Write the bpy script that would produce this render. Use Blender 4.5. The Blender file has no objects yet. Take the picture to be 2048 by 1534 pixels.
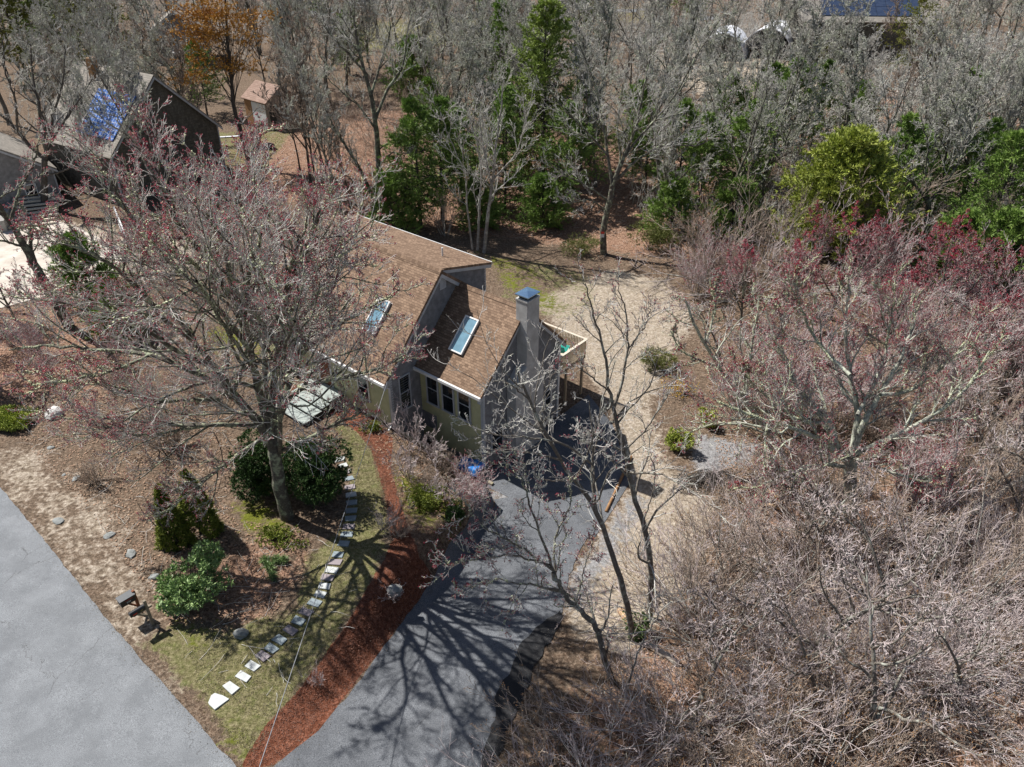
import bpy, math, random
import numpy as np
from mathutils import Vector, Matrix, Quaternion

# ------------------------------------------------------------------ camera, sky, sun
sc = bpy.context.scene
COL = sc.collection
F = 1560.0; HZ = 1027.0
TH = math.atan(HZ / F)
CAM = np.array([0.0, 0.0, 23.0])
cd = bpy.data.cameras.new('camera'); cam = bpy.data.objects.new('camera', cd); COL.objects.link(cam)
cam.location = CAM; cam.rotation_euler = (math.pi / 2 - TH, 0, 0)
cd.sensor_width = 36; cd.lens = F / 2048 * 36; cd.clip_end = 1500; cd.clip_start = 0.1
sc.camera = cam
SUN_EL = math.radians(51.5); SUN_AZ = math.radians(150)       # math angle, counter-clockwise from +X
w = bpy.data.worlds.new('World'); sc.world = w; w.use_nodes = True
wn = w.node_tree.nodes; wl = w.node_tree.links
for n in list(wn): wn.remove(n)
wo = wn.new('ShaderNodeOutputWorld'); wb = wn.new('ShaderNodeBackground'); ws = wn.new('ShaderNodeTexSky')
ws.sky_type = 'NISHITA'; ws.sun_disc = False; ws.sun_elevation = SUN_EL; ws.sun_rotation = math.pi / 2 - SUN_AZ
wb.inputs[1].default_value = 0.055
wl.new(ws.outputs[0], wb.inputs[0]); wl.new(wb.outputs[0], wo.inputs[0])
sd = bpy.data.lights.new('sun', 'SUN'); so = bpy.data.objects.new('sun', sd); COL.objects.link(so)
sd.energy = 5.0; sd.angle = math.radians(0.55); sd.color = (1.0, 0.965, 0.92)
SV = Vector((math.cos(SUN_AZ) * math.cos(SUN_EL), math.sin(SUN_AZ) * math.cos(SUN_EL), math.sin(SUN_EL)))
so.rotation_euler = (-SV).to_track_quat('-Z', 'Y').to_euler(); so.location = (-20, 10, 60)
sc.view_settings.view_transform = 'Standard'; sc.view_settings.look = 'None'
sc.view_settings.exposure = 0.52; sc.view_settings.gamma = 1
sc.cycles.max_bounces = 5; sc.cycles.diffuse_bounces = 2; sc.cycles.transparent_max_bounces = 4

# ------------------------------------------------------------------ terrain
def sstep(a, b, x):
    t = np.clip((x - a) / (b - a), 0, 1); return t * t * (3 - 2 * t)
def vnoise(x, y, seed=0):
    def h(i, j):
        v = np.sin(i * 127.1 + j * 311.7 + seed * 74.7) * 43758.5453
        return v - np.floor(v)
    xi = np.floor(x); yi = np.floor(y); xf = x - xi; yf = y - yi
    xf = xf * xf * (3 - 2 * xf); yf = yf * yf * (3 - 2 * yf)
    return (h(xi, yi) * (1 - xf) + h(xi + 1, yi) * xf) * (1 - yf) + (h(xi, yi + 1) * (1 - xf) + h(xi + 1, yi + 1) * xf) * yf
HP = np.array([(-16, -2), (-9.6, 7.5), (-7.3, 13.6), (-4.55, 19.0), (-1.75, 25.4), (-0.95, 27.9), (-6.1, 31.9), (-10.5, 37), (-13.5, 45), (-15, 60), (-12, 90), (0, 150), (0, 400)], float)
HPW = np.array([0.6, 0.8, 1.3, 1.4, 1.2, 0.22, 0.22, 2, 5, 9, 12, 20, 20], float)
HPO = np.array([0.5, 0.7, 1.2, 1.3, 1.1, 0.1, 0.1, 1, 2, 3, 4, 8, 8], float)     # how far inside the slope starts
HPOLY = np.vstack([HP, [(-500, 400), (-500, -2)]])
def inpoly(x, y, poly):
    ins = np.zeros(x.shape, bool); n = len(poly)
    for i in range(n):
        x1, y1 = poly[i]; x2, y2 = poly[(i + 1) % n]
        if y1 == y2: continue
        c = ((y1 > y) != (y2 > y)) & (x < (x2 - x1) * (y - y1) / (y2 - y1) + x1)
        ins ^= c
    return ins
def polydist(x, y, poly, closed=True):
    d = np.full(x.shape, 1e9); n = len(poly)
    for i in range(n if closed else n - 1):
        a = poly[i]; b = poly[(i + 1) % n]; e = b - a; L = max(e @ e, 1e-9)
        t = np.clip(((x - a[0]) * e[0] + (y - a[1]) * e[1]) / L, 0, 1)
        d = np.minimum(d, np.hypot(x - a[0] - t * e[0], y - a[1] - t * e[1]))
    return d
def terrain(x, y):
    x = np.asarray(x, float); y = np.asarray(y, float)
    best = np.full(x.shape, 1e9); W = np.zeros(x.shape); O = np.zeros(x.shape)
    for i in range(len(HP) - 1):
        a = HP[i]; b = HP[i + 1]; e = b - a
        t = np.clip(((x - a[0]) * e[0] + (y - a[1]) * e[1]) / (e @ e), 0, 1)
        d = np.hypot(x - a[0] - t * e[0], y - a[1] - t * e[1])
        m = d < best
        best = np.where(m, d, best); W = np.where(m, HPW[i] * (1 - t) + HPW[i + 1] * t, W); O = np.where(m, HPO[i] * (1 - t) + HPO[i + 1] * t, O)
    ins = inpoly(x, y, HPOLY)
    sdist = np.where(ins, -best, best)
    S = sstep(0, 1, (sdist + O) / W)
    zh = -0.45 * sstep(21, 30, y) * (1 - sstep(40, 60, y)) - 0.85 * np.exp(-((x + 0.9) ** 2 + (y - 27.6) ** 2) / (2 * 2.3 ** 2))
    zl = -2.3 * sstep(12.5, 25.5, y) + 1.1 * sstep(45, 100, y)
    z = zh * (1 - S) + zl * S
    far = sstep(36, 60, y) + sstep(8, 16, x)
    z = z + (vnoise(x * 0.13, y * 0.13, 3) - 0.5) * 0.7 * np.clip(far, 0, 1) + (vnoise(x * 0.9, y * 0.9, 5) - 0.5) * 0.06 + (vnoise(x * .03, y * .03, 9) - .5) * 1.2 * sstep(55, 100, y)
    return z
def TZ(x, y): return float(terrain(np.array([x]), np.array([y]))[0])
def ray(px, py):
    a = (px - 1024) / F; b = (py - 767) / F
    return np.array([a, math.cos(TH) - b * math.sin(TH), -math.sin(TH) - b * math.cos(TH)])
def at(px, py, dz=0.0):
    """world point where the terrain (+dz) lies under a direction seen in the photo"""
    r = ray(px, py); z = 0.0
    for _ in range(12):
        p = CAM + r * ((z + dz - CAM[2]) / r[2]); z = 0.5 * z + 0.5 * TZ(p[0], p[1])
    return CAM + r * ((z + dz - CAM[2]) / r[2])
def atz(px, py, z):
    r = ray(px, py); return CAM + r * ((z - CAM[2]) / r[2])
def onY(px, py, Y):
    r = ray(px, py); return CAM + r * (Y / r[1])

# ------------------------------------------------------------------ materials
def newmat(name):
    m = bpy.data.materials.new(name); m.use_nodes = True
    nt = m.node_tree; b = nt.nodes['Principled BSDF']
    return m, nt, b
def N(nt, t, **k):
    n = nt.nodes.new(t)
    for a, v in k.items(): setattr(n, a, v)
    return n
def noise(nt, vec, scale, detail=4, rough=0.6):
    n = N(nt, 'ShaderNodeTexNoise'); n.inputs['Scale'].default_value = scale; n.inputs['Detail'].default_value = detail; n.inputs['Roughness'].default_value = rough
    if vec is not None: nt.links.new(vec, n.inputs['Vector'])
    return n.outputs['Fac']
def ramp(nt, fac, stops):
    r = N(nt, 'ShaderNodeValToRGB'); els = r.color_ramp.elements
    while len(els) < len(stops): els.new(0.5)
    for e, (p, c) in zip(els, stops): e.position = p; e.color = (*c, 1) if len(c) == 3 else c
    nt.links.new(fac, r.inputs[0]); return r.outputs[0]
def mix(nt, fac, a, b, bt='MIX'):
    m = N(nt, 'ShaderNodeMix', data_type='RGBA', blend_type=bt)
    for s, v in ((0, fac), (6, a), (7, b)):
        if isinstance(v, (int, float)): m.inputs[s].default_value = v
        elif isinstance(v, tuple): m.inputs[s].default_value = (*v, 1)
        else: nt.links.new(v, m.inputs[s])
    return m.outputs[2]
def math_(nt, op, a, b=None, clamp=False):
    m = N(nt, 'ShaderNodeMath', operation=op); m.use_clamp = clamp
    for i, v in enumerate((a, b)):
        if v is None: continue
        if isinstance(v, (int, float)): m.inputs[i].default_value = v
        else: nt.links.new(v, m.inputs[i])
    return m.outputs[0]
def bump(nt, b, h, dist=0.02, strength=0.6):
    n = N(nt, 'ShaderNodeBump'); n.inputs['Distance'].default_value = dist; n.inputs['Strength'].default_value = strength
    nt.links.new(h, n.inputs['Height']); nt.links.new(n.outputs[0], b.inputs['Normal'])
def objco(nt): return N(nt, 'ShaderNodeTexCoord').outputs['Object']
def geopos(nt): return N(nt, 'ShaderNodeNewGeometry').outputs['Position']
def simple(name, c1, c2=None, scale=8, rough=0.8, bmp=0.0, metal=0, world=False, spec=None, lo=.35, hi=.65, detail=4):
    m, nt, b = newmat(name); v = geopos(nt) if world else objco(nt)
    if c2 is None: c2 = tuple(x * 0.75 for x in c1)
    f = noise(nt, v, scale, detail)
    nt.links.new(ramp(nt, f, [(lo, c1), (hi, c2)]), b.inputs['Base Color'])
    b.inputs['Roughness'].default_value = rough; b.inputs['Metallic'].default_value = metal
    if spec is not None: b.inputs['Specular IOR Level'].default_value = spec
    if bmp: bump(nt, b, f, bmp)
    return m
def bark(name, dark, light, lichen, lam, scale=3.0):
    m, nt, b = newmat(name); v = geopos(nt)
    f = noise(nt, v, scale, 5, .65); g = noise(nt, v, scale * 6, 3, .6); h = noise(nt, v, scale * .5, 4, .7)
    c = ramp(nt, g, [(.3, dark), (.7, light)])
    lf = ramp(nt, f, [(lam, (0, 0, 0)), (min(lam + .12, 1), (1, 1, 1))])
    c = mix(nt, lf, c, lichen)
    c = mix(nt, ramp(nt, h, [(.35, (.35, .35, .35)), (.6, (0, 0, 0))]), c, dark)
    nt.links.new(c, b.inputs['Base Color']); b.inputs['Roughness'].default_value = .95; b.inputs['Specular IOR Level'].default_value = .1
    bump(nt, b, g, .015, .8); return m
M = {}
M['bark_grey'] = bark('bark_grey', (.10, .085, .07), (.25, .225, .195), (.36, .37, .32), .52)
M['bark_dark'] = bark('bark_dark', (.055, .048, .042), (.14, .125, .11), (.27, .28, .24), .6)
M['bark_lichen'] = bark('bark_lichen', (.07, .062, .052), (.17, .155, .13), (.33, .36, .25), .50)
M['bark_pale'] = bark('bark_pale', (.20, .185, .165), (.40, .38, .345), (.50, .50, .44), .5)
M['twig_grey'] = bark('twig_grey', (.44, .415, .385), (.72, .69, .65), (.64, .65, .56), .5, 2)
M['twig_pale'] = bark('twig_pale', (.40, .38, .355), (.68, .655, .62), (.62, .63, .54), .5, 2)
M['twig_brown'] = bark('twig_brown', (.28, .215, .17), (.56, .46, .38), (.56, .51, .43), .6, 2)
M['twig_pink'] = bark('twig_pink', (.42, .34, .325), (.70, .615, .60), (.68, .65, .62), .55, 2)
M['bud_red'] = simple('bud_red', (.42, .02, .055), (.22, .012, .032), 3, .7, world=True)
M['bud_tan'] = simple('bud_tan', (.42, .22, .08), (.24, .13, .06), 3, .7, world=True)
M['twig_wood'] = bark('twig_wood', (.34, .325, .295), (.62, .60, .555), (.52, .545, .43), .48, 1.2)
M['bark_silver'] = bark('bark_silver', (.13, .12, .105), (.30, .28, .25), (.50, .52, .42), .38)
M['lichen'] = simple('lichen', (.60, .62, .42), (.42, .45, .28), 6, .95, world=True, spec=.1)
def leafmat(name, a, b_, c, scale=1.6, sub=.0, rough=.55):
    m, nt, b = newmat(name); v = geopos(nt)
    f = noise(nt, v, scale, 3, .6); g = noise(nt, v, 25, 2, .5)
    col = ramp(nt, f, [(.35, a), (.5, b_), (.66, c)])
    col = mix(nt, ramp(nt, g, [(.4, (.0, .0, .0)), (.65, (.6, .6, .6))]), col, c)
    nt.links.new(col, b.inputs['Base Color']); b.inputs['Roughness'].default_value = rough; b.inputs['Specular IOR Level'].default_value = .25
    return m
M['pine_green'] = leafmat('pine_green', (.08, .15, .03), (.16, .26, .055), (.30, .42, .10))
M['pine_yellow'] = leafmat('pine_yellow', (.13, .19, .04), (.24, .32, .07), (.38, .46, .12))
M['pine_olive'] = leafmat('pine_olive', (.10, .13, .025), (.20, .22, .04), (.32, .32, .07))
M['pine_rust'] = leafmat('pine_rust', (.22, .11, .02), (.42, .20, .03), (.60, .32, .05))
M['yew_green'] = leafmat('yew_green', (.016, .04, .012), (.032, .07, .018), (.07, .125, .03))
M['cedar_green'] = leafmat('cedar_green', (.14, .20, .03), (.30, .36, .06), (.50, .54, .13), 2.2)
M['arbor_green'] = leafmat('arbor_green', (.07, .11, .016), (.16, .20, .03), (.3, .33, .06), 3)
M['rhodo_green'] = leafmat('rhodo_green', (.08, .15, .04), (.17, .27, .08), (.34, .45, .2), 3, rough=.35)
M['spray_green'] = leafmat('spray_green', (.07, .09, .02), (.13, .15, .035), (.2, .21, .06), 3)
M['forsythia'] = simple('forsythia', (.75, .48, .04), (.5, .33, .03), 6, .7, world=True)

# ground: layers masked by two point attributes
def ground_mat():
    m, nt, b = newmat('ground_soil'); v = geopos(nt); L = nt.links
    a1 = N(nt, 'ShaderNodeAttribute', attribute_name='mask_a'); a2 = N(nt, 'ShaderNodeAttribute', attribute_name='mask_b')
    s1 = N(nt, 'ShaderNodeSeparateColor'); s2 = N(nt, 'ShaderNodeSeparateColor')
    L.new(a1.outputs['Color'], s1.inputs[0]); L.new(a2.outputs['Color'], s2.inputs[0])
    big = noise(nt, v, .55, 5, .65); mid = noise(nt, v, 3.2, 5, .7); fine = math_(nt, 'ADD', math_(nt, 'MULTIPLY', noise(nt, v, 7, 4, .8), .6), math_(nt, 'MULTIPLY', noise(nt, v, 26, 3, .8), .4)); vf = noise(nt, v, 70, 2, .6)
    brk = math_(nt, 'ADD', math_(nt, 'MULTIPLY', big, .45), math_(nt, 'MULTIPLY', mid, .55))
    def msk(o, gain=3.2, nz=2.8):
        x = math_(nt, 'SUBTRACT', math_(nt, 'ADD', o, math_(nt, 'MULTIPLY', math_(nt, 'SUBTRACT', brk, .5), nz)), .5)
        return math_(nt, 'ADD', math_(nt, 'MULTIPLY', x, gain), .5, True)
    duff = ramp(nt, fine, [(.36, (.028, .018, .012)), (.46, (.105, .068, .045)), (.54, (.235, .165, .115)), (.64, (.44, .35, .265))])
    duff = mix(nt, ramp(nt, mid, [(.35, (.7, .7, .7)), (.65, (0, 0, 0))]), duff, ramp(nt, fine, [(.3, (.035, .028, .022)), (.7, (.20, .155, .11))]))
    leaf = ramp(nt, fine, [(.36, (.04, .02, .013)), (.46, (.18, .10, .065)), (.54, (.36, .225, .155)), (.64, (.56, .40, .31))])
    sand = ramp(nt, fine, [(.36, (.15, .12, .09)), (.49, (.38, .315, .25)), (.62, (.66, .59, .49))])
    sand = mix(nt, ramp(nt, mid, [(.4, (.55, .55, .55)), (.62, (0, 0, 0))]), sand, ramp(nt, fine, [(.3, (.13, .10, .06)), (.7, (.34, .28, .19))]))
    grass = ramp(nt, fine, [(.36, (.05, .045, .018)), (.49, (.155, .14, .065)), (.62, (.33, .29, .17))])
    grass = mix(nt, ramp(nt, mid, [(.46, (0, 0, 0)), (.66, (.5, .5, .5))]), grass, ramp(nt, fine, [(.3, (.045, .07, .012)), (.7, (.16, .19, .045))]))
    gravel = ramp(nt, fine, [(.36, (.11, .105, .10)), (.5, (.25, .245, .245)), (.62, (.42, .42, .42))])
    moss = ramp(nt, fine, [(.3, (.05, .065, .008)), (.7, (.21, .22, .03))])
    mulch = ramp(nt, fine, [(.36, (.032, .014, .009)), (.5, (.155, .055, .03)), (.64, (.34, .155, .10))])
    c = mix(nt, msk(s1.outputs[2]), duff, leaf)
    c = mix(nt, msk(s1.outputs[0]), c, sand)
    c = mix(nt, msk(s1.outputs[1]), c, grass)
    c = mix(nt, msk(s2.outputs[0]), c, gravel)
    c = mix(nt, msk(s2.outputs[1]), c, moss)
    c = mix(nt, msk(s2.outputs[2], 9, 1.9), c, mulch)
    L.new(c, b.inputs['Base Color']); b.inputs['Roughness'].default_value = .95; b.inputs['Specular IOR Level'].default_value = .12
    bump(nt, b, math_(nt, 'ADD', fine, math_(nt, 'MULTIPLY', mid, 1.5)), .07, .9)
    return m
def asphalt(name, lo, hi, crack=True, scale=60):
    m, nt, b = newmat(name); v = geopos(nt); L = nt.links
    f = noise(nt, v, scale, 3, .7); big = noise(nt, v, .7, 6, .7)
    c = ramp(nt, f, [(.36, lo), (.62, hi)])
    c = mix(nt, ramp(nt, big, [(.38, (.5, .5, .5)), (.62, (0, 0, 0))]), c, lo)
    if crack:
        mp = N(nt, 'ShaderNodeMapping'); L.new(v, mp.inputs[0]); mp.inputs['Scale'].default_value = (.26, .16, .2)
        wv = noise(nt, v, 1.2, 4, .7)
        ad = N(nt, 'ShaderNodeMixRGB', blend_type='ADD'); ad.inputs[0].default_value = .22; L.new(mp.outputs[0], ad.inputs[1]); L.new(wv, ad.inputs[2])
        vo = N(nt, 'ShaderNodeTexVoronoi', feature='DISTANCE_TO_EDGE'); vo.inputs['Scale'].default_value = 1.0; L.new(ad.outputs[0], vo.inputs['Vector'])
        cm = ramp(nt, vo.outputs['Distance'], [(.0, (.6, .6, .6)), (.0035, (0, 0, 0))])
        gate = ramp(nt, noise(nt, v, .35, 2), [(.5, (0, 0, 0)), (.56, (1, 1, 1))])
        c = mix(nt, math_(nt, 'MULTIPLY', cm, gate), c, (.04, .035, .03))
    L.new(c, b.inputs['Base Color']); b.inputs['Roughness'].default_value = .9; b.inputs['Specular IOR Level'].default_value = .2
    bump(nt, b, f, .01, .6); return m
M['ground'] = ground_mat()
M['road'] = asphalt('road_asphalt', (.115, .122, .13), (.315, .33, .345), scale=52)
M['drive'] = asphalt('drive_asphalt', (.06, .064, .071), (.225, .236, .252), True, 36)
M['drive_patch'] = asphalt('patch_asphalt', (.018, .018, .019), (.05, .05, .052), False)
def shingles(name, c1, c2, mort, rowh=.14, bw=.30):
    m, nt, b = newmat(name); L = nt.links
    uv = N(nt, 'ShaderNodeTexCoord').outputs['UV']
    br = N(nt, 'ShaderNodeTexBrick'); L.new(uv, br.inputs[0]); br.offset = .5
    br.inputs['Scale'].default_value = 1; br.inputs['Brick Width'].default_value = bw; br.inputs['Row Height'].default_value = rowh
    br.inputs['Mortar Size'].default_value = .008; br.inputs['Mortar Smooth'].default_value = .3
    br.inputs['Color1'].default_value = (*c1, 1); br.inputs['Color2'].default_value = (*c2, 1); br.inputs['Mortar'].default_value = (*mort, 1); br.inputs['Bias'].default_value = 0
    g = noise(nt, uv, 1.3, 4, .6); h = noise(nt, uv, 40, 2)
    c = mix(nt, ramp(nt, g, [(.35, (.35, .35, .35)), (.65, (0, 0, 0))]), br.outputs[0], tuple(x * .8 for x in c1))
    c = mix(nt, .22, c, ramp(nt, h, [(.35, tuple(x * .6 for x in c1)), (.65, tuple(min(1, x * 1.3) for x in c2))]))
    L.new(c, b.inputs['Base Color']); b.inputs['Roughness'].default_value = .9; b.inputs['Specular IOR Level'].default_value = .2
    sp = N(nt, 'ShaderNodeSeparateXYZ'); L.new(uv, sp.inputs[0])
    saw = math_(nt, 'FRACT', math_(nt, 'DIVIDE', sp.outputs[1], rowh))
    bump(nt, b, math_(nt, 'SUBTRACT', 1.0, saw), .018, .9)
    return m
M['roof_tan'] = shingles('roof_tan', (.135, .085, .056), (.345, .235, .16), (.035, .024, .018), .125, .2)
M['roof_grey'] = shingles('roof_grey', (.22, .20, .175), (.34, .31, .27), (.08, .075, .07), .2, .4)
M['roof_brown'] = shingles('roof_brown', (.26, .17, .13), (.36, .25, .20), (.1, .07, .06), .2, .4)
M['roof_dark'] = shingles('roof_dark', (.07, .075, .08), (.13, .135, .14), (.03, .03, .03), .2, .4)
M['siding_yellow'] = simple('siding_yellow', (.56, .54, .30), (.47, .46, .25), 2.5, .6)
M['siding_grey'] = simple('siding_grey', (.27, .265, .265), (.17, .165, .165), 3.5, .8, bmp=.004)
M['shingle_wall'] = shingles('shingle_wall', (.085, .078, .062), (.16, .15, .125), (.03, .03, .025), .22, .16)
M['white_trim'] = simple('white_trim', (.78, .78, .76), (.66, .66, .65), 3, .5)
M['grey_trim'] = simple('grey_trim', (.47, .49, .51), (.38, .40, .42), 3, .6)
M['stucco'] = simple('stucco', (.56, .55, .53), (.40, .39, .37), 2.5, .9, bmp=.01, detail=8)
M['soot_shade_black'] = simple('soot_shade_black', (.03, .03, .03), (.06, .055, .05), 6, .9)  # near-black: soot of the flue, and painted shade on the front step risers
M['steel_sky_tint'] = simple('steel_sky_tint', (.42, .62, .80), (.34, .52, .70), 3, .22, metal=.9)  # blue of the mirrored sky painted into the metal's base colour
M['concrete'] = simple('concrete', (.36, .345, .32), (.26, .25, .235), 3, .9, bmp=.008, world=True)
M['wood_weather'] = simple('wood_weather', (.50, .40, .27), (.33, .25, .165), 12, .8)
M['wood_pale'] = simple('wood_pale', (.66, .58, .47), (.52, .45, .36), 8, .8)
M['wood_post'] = simple('wood_post', (.28, .235, .17), (.18, .15, .11), 15, .85)
M['wood_red'] = simple('wood_red', (.22, .075, .03), (.13, .045, .02), 12, .8)
M['timber'] = simple('timber', (.34, .30, .20), (.22, .19, .13), 8, .9, world=True)
M['black_paint'] = simple('black_paint', (.012, .014, .017), (.018, .02, .023), 5, .38)
M['black_lid'] = simple('black_lid', (.035, .042, .05), (.05, .058, .066), 12, .5)
M['red_plastic'] = simple('red_plastic', (.55, .04, .025), None, 5, .5)
M['gold_paint'] = simple('gold_paint', (.7, .5, .12), None, 5, .5)
M['white_paint'] = simple('white_paint', (.75, .75, .74), None, 5, .5)
M['teal_paint'] = simple('teal_paint', (.03, .38, .30), (.02, .30, .25), 8, .5)
M['tarp_blue'] = simple('tarp_blue', (.02, .17, .55), (.03, .26, .70), 9, .45, bmp=.02)
M['slate_light'] = simple('slate_light', (.55, .57, .55), (.44, .46, .45), 3, .75, world=True, bmp=.004)
M['slate_blue'] = simple('slate_blue', (.26, .31, .33), (.20, .24, .26), 3, .75, world=True, bmp=.004)
M['slate_mauve'] = simple('slate_mauve', (.30, .255, .265), (.24, .205, .215), 3, .75, world=True, bmp=.004)
M['bluestone'] = simple('bluestone', (.36, .40, .37), (.25, .285, .265), 2.5, .75, world=True, bmp=.004)
M['brick_pink'] = simple('brick_pink', (.50, .24, .20), (.40, .18, .16), 6, .8, world=True)
M['boulder'] = simple('boulder', (.30, .31, .30), (.17, .18, .17), 4, .9, world=True, bmp=.02)
M['cut_wood'] = simple('cut_wood', (.62, .42, .24), (.48, .31, .17), 8, .8)
M['log_bark'] = simple('log_bark', (.42, .38, .33), (.25, .22, .19), 5, .9, bmp=.02)
M['rust_wood'] = simple('rust_wood', (.36, .20, .09), (.24, .13, .06), 6, .85)
M['white_roof'] = simple('white_roof', (.78, .79, .82), (.70, .71, .75), 2, .5)
M['car_paint'] = simple('car_paint', (.62, .62, .57), None, 2, .3)
M['tyre'] = simple('tyre', (.02, .02, .02), None, 5, .9)
M['cable'] = simple('cable', (.30, .31, .33), (.2, .21, .22), 5, .5)
M['pebble_white'] = simple('pebble_white', (.6, .58, .55), (.45, .43, .4), 9, .9, world=True)
def glassmat(name, col, rough=.06):
    m, nt, b = newmat(name); b.inputs['Base Color'].default_value = (*col, 1); b.inputs['Roughness'].default_value = rough
    b.inputs['Specular IOR Level'].default_value = .9
    f = noise(nt, objco(nt), 1.5, 3); nt.links.new(ramp(nt, f, [(.35, col), (.65, tuple(x * 1.5 for x in col))]), b.inputs['Base Color'])
    return m
M['glass_dark'] = glassmat('glass_dark', (.012, .015, .018))
M['glass_sky'] = glassmat('glass_sky', (.13, .235, .30), .12)
def solarmat():
    m, nt, b = newmat('solar_cells'); L = nt.links
    uv = N(nt, 'ShaderNodeTexCoord').outputs['UV']
    br = N(nt, 'ShaderNodeTexBrick'); L.new(uv, br.inputs[0]); br.offset = 0
    br.inputs['Scale'].default_value = 1; br.inputs['Brick Width'].default_value = .33; br.inputs['Row Height'].default_value = .33; br.inputs['Mortar Size'].default_value = .025
    br.inputs['Color1'].default_value = (.05, .13, .40, 1); br.inputs['Color2'].default_value = (.08, .18, .50, 1); br.inputs['Mortar'].default_value = (.45, .5, .6, 1)
    L.new(br.outputs[0], b.inputs['Base Color']); b.inputs['Roughness'].default_value = .15
    return m
M['solar'] = solarmat()
M['solar_dark'] = simple('solar_dark', (.03, .045, .09), (.05, .07, .12), 2, .2)

# ------------------------------------------------------------------ object helpers
def tagp(o, label=None, cat=None, group=None, kind=None):
    if label: o['label'] = label
    if label and len(label.split()) > 16: print('LONG', len(label.split()), label)
    if cat: o['category'] = cat
    if group: o['group'] = group
    if kind: o['kind'] = kind
    return o
def empty(name, loc=(0, 0, 0), rz=0, **k):
    o = bpy.data.objects.new(name, None); COL.objects.link(o); o.location = loc; o.rotation_euler = (0, 0, rz); o.empty_display_size = .3
    return tagp(o, **k)
def npmesh(name, V, Q=None, T=None, smooth=False):
    """V (n,3); Q (m,4) quads and/or T (k,3) triangles"""
    me = bpy.data.meshes.new(name); V = np.asarray(V, np.float32)
    loops = []; starts = []; tot = 0
    if Q is not None and len(Q): Q = np.asarray(Q, np.int32); loops.append(Q.ravel()); starts.append(np.arange(len(Q), dtype=np.int32) * 4); tot = len(Q) * 4
    if T is not None and len(T): T = np.asarray(T, np.int32); loops.append(T.ravel()); starts.append(np.arange(len(T), dtype=np.int32) * 3 + tot)
    loops = np.concatenate(loops); starts = np.concatenate(starts)
    me.vertices.add(len(V)); me.vertices.foreach_set('co', V.ravel())
    me.loops.add(len(loops)); me.loops.foreach_set('vertex_index', loops)
    me.polygons.add(len(starts)); me.polygons.foreach_set('loop_start', starts)
    me.update(calc_edges=True)
    if smooth: me.polygons.foreach_set('use_smooth', np.ones(len(starts), bool))
    return me
def link(name, me, mat, parent=None, **k):
    o = bpy.data.objects.new(name, me); COL.objects.link(o)
    if mat is not None and len(me.materials) == 0: me.materials.append(M[mat] if isinstance(mat, str) else mat)
    if parent is not None: o.parent = parent
    return tagp(o, **k)
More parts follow.
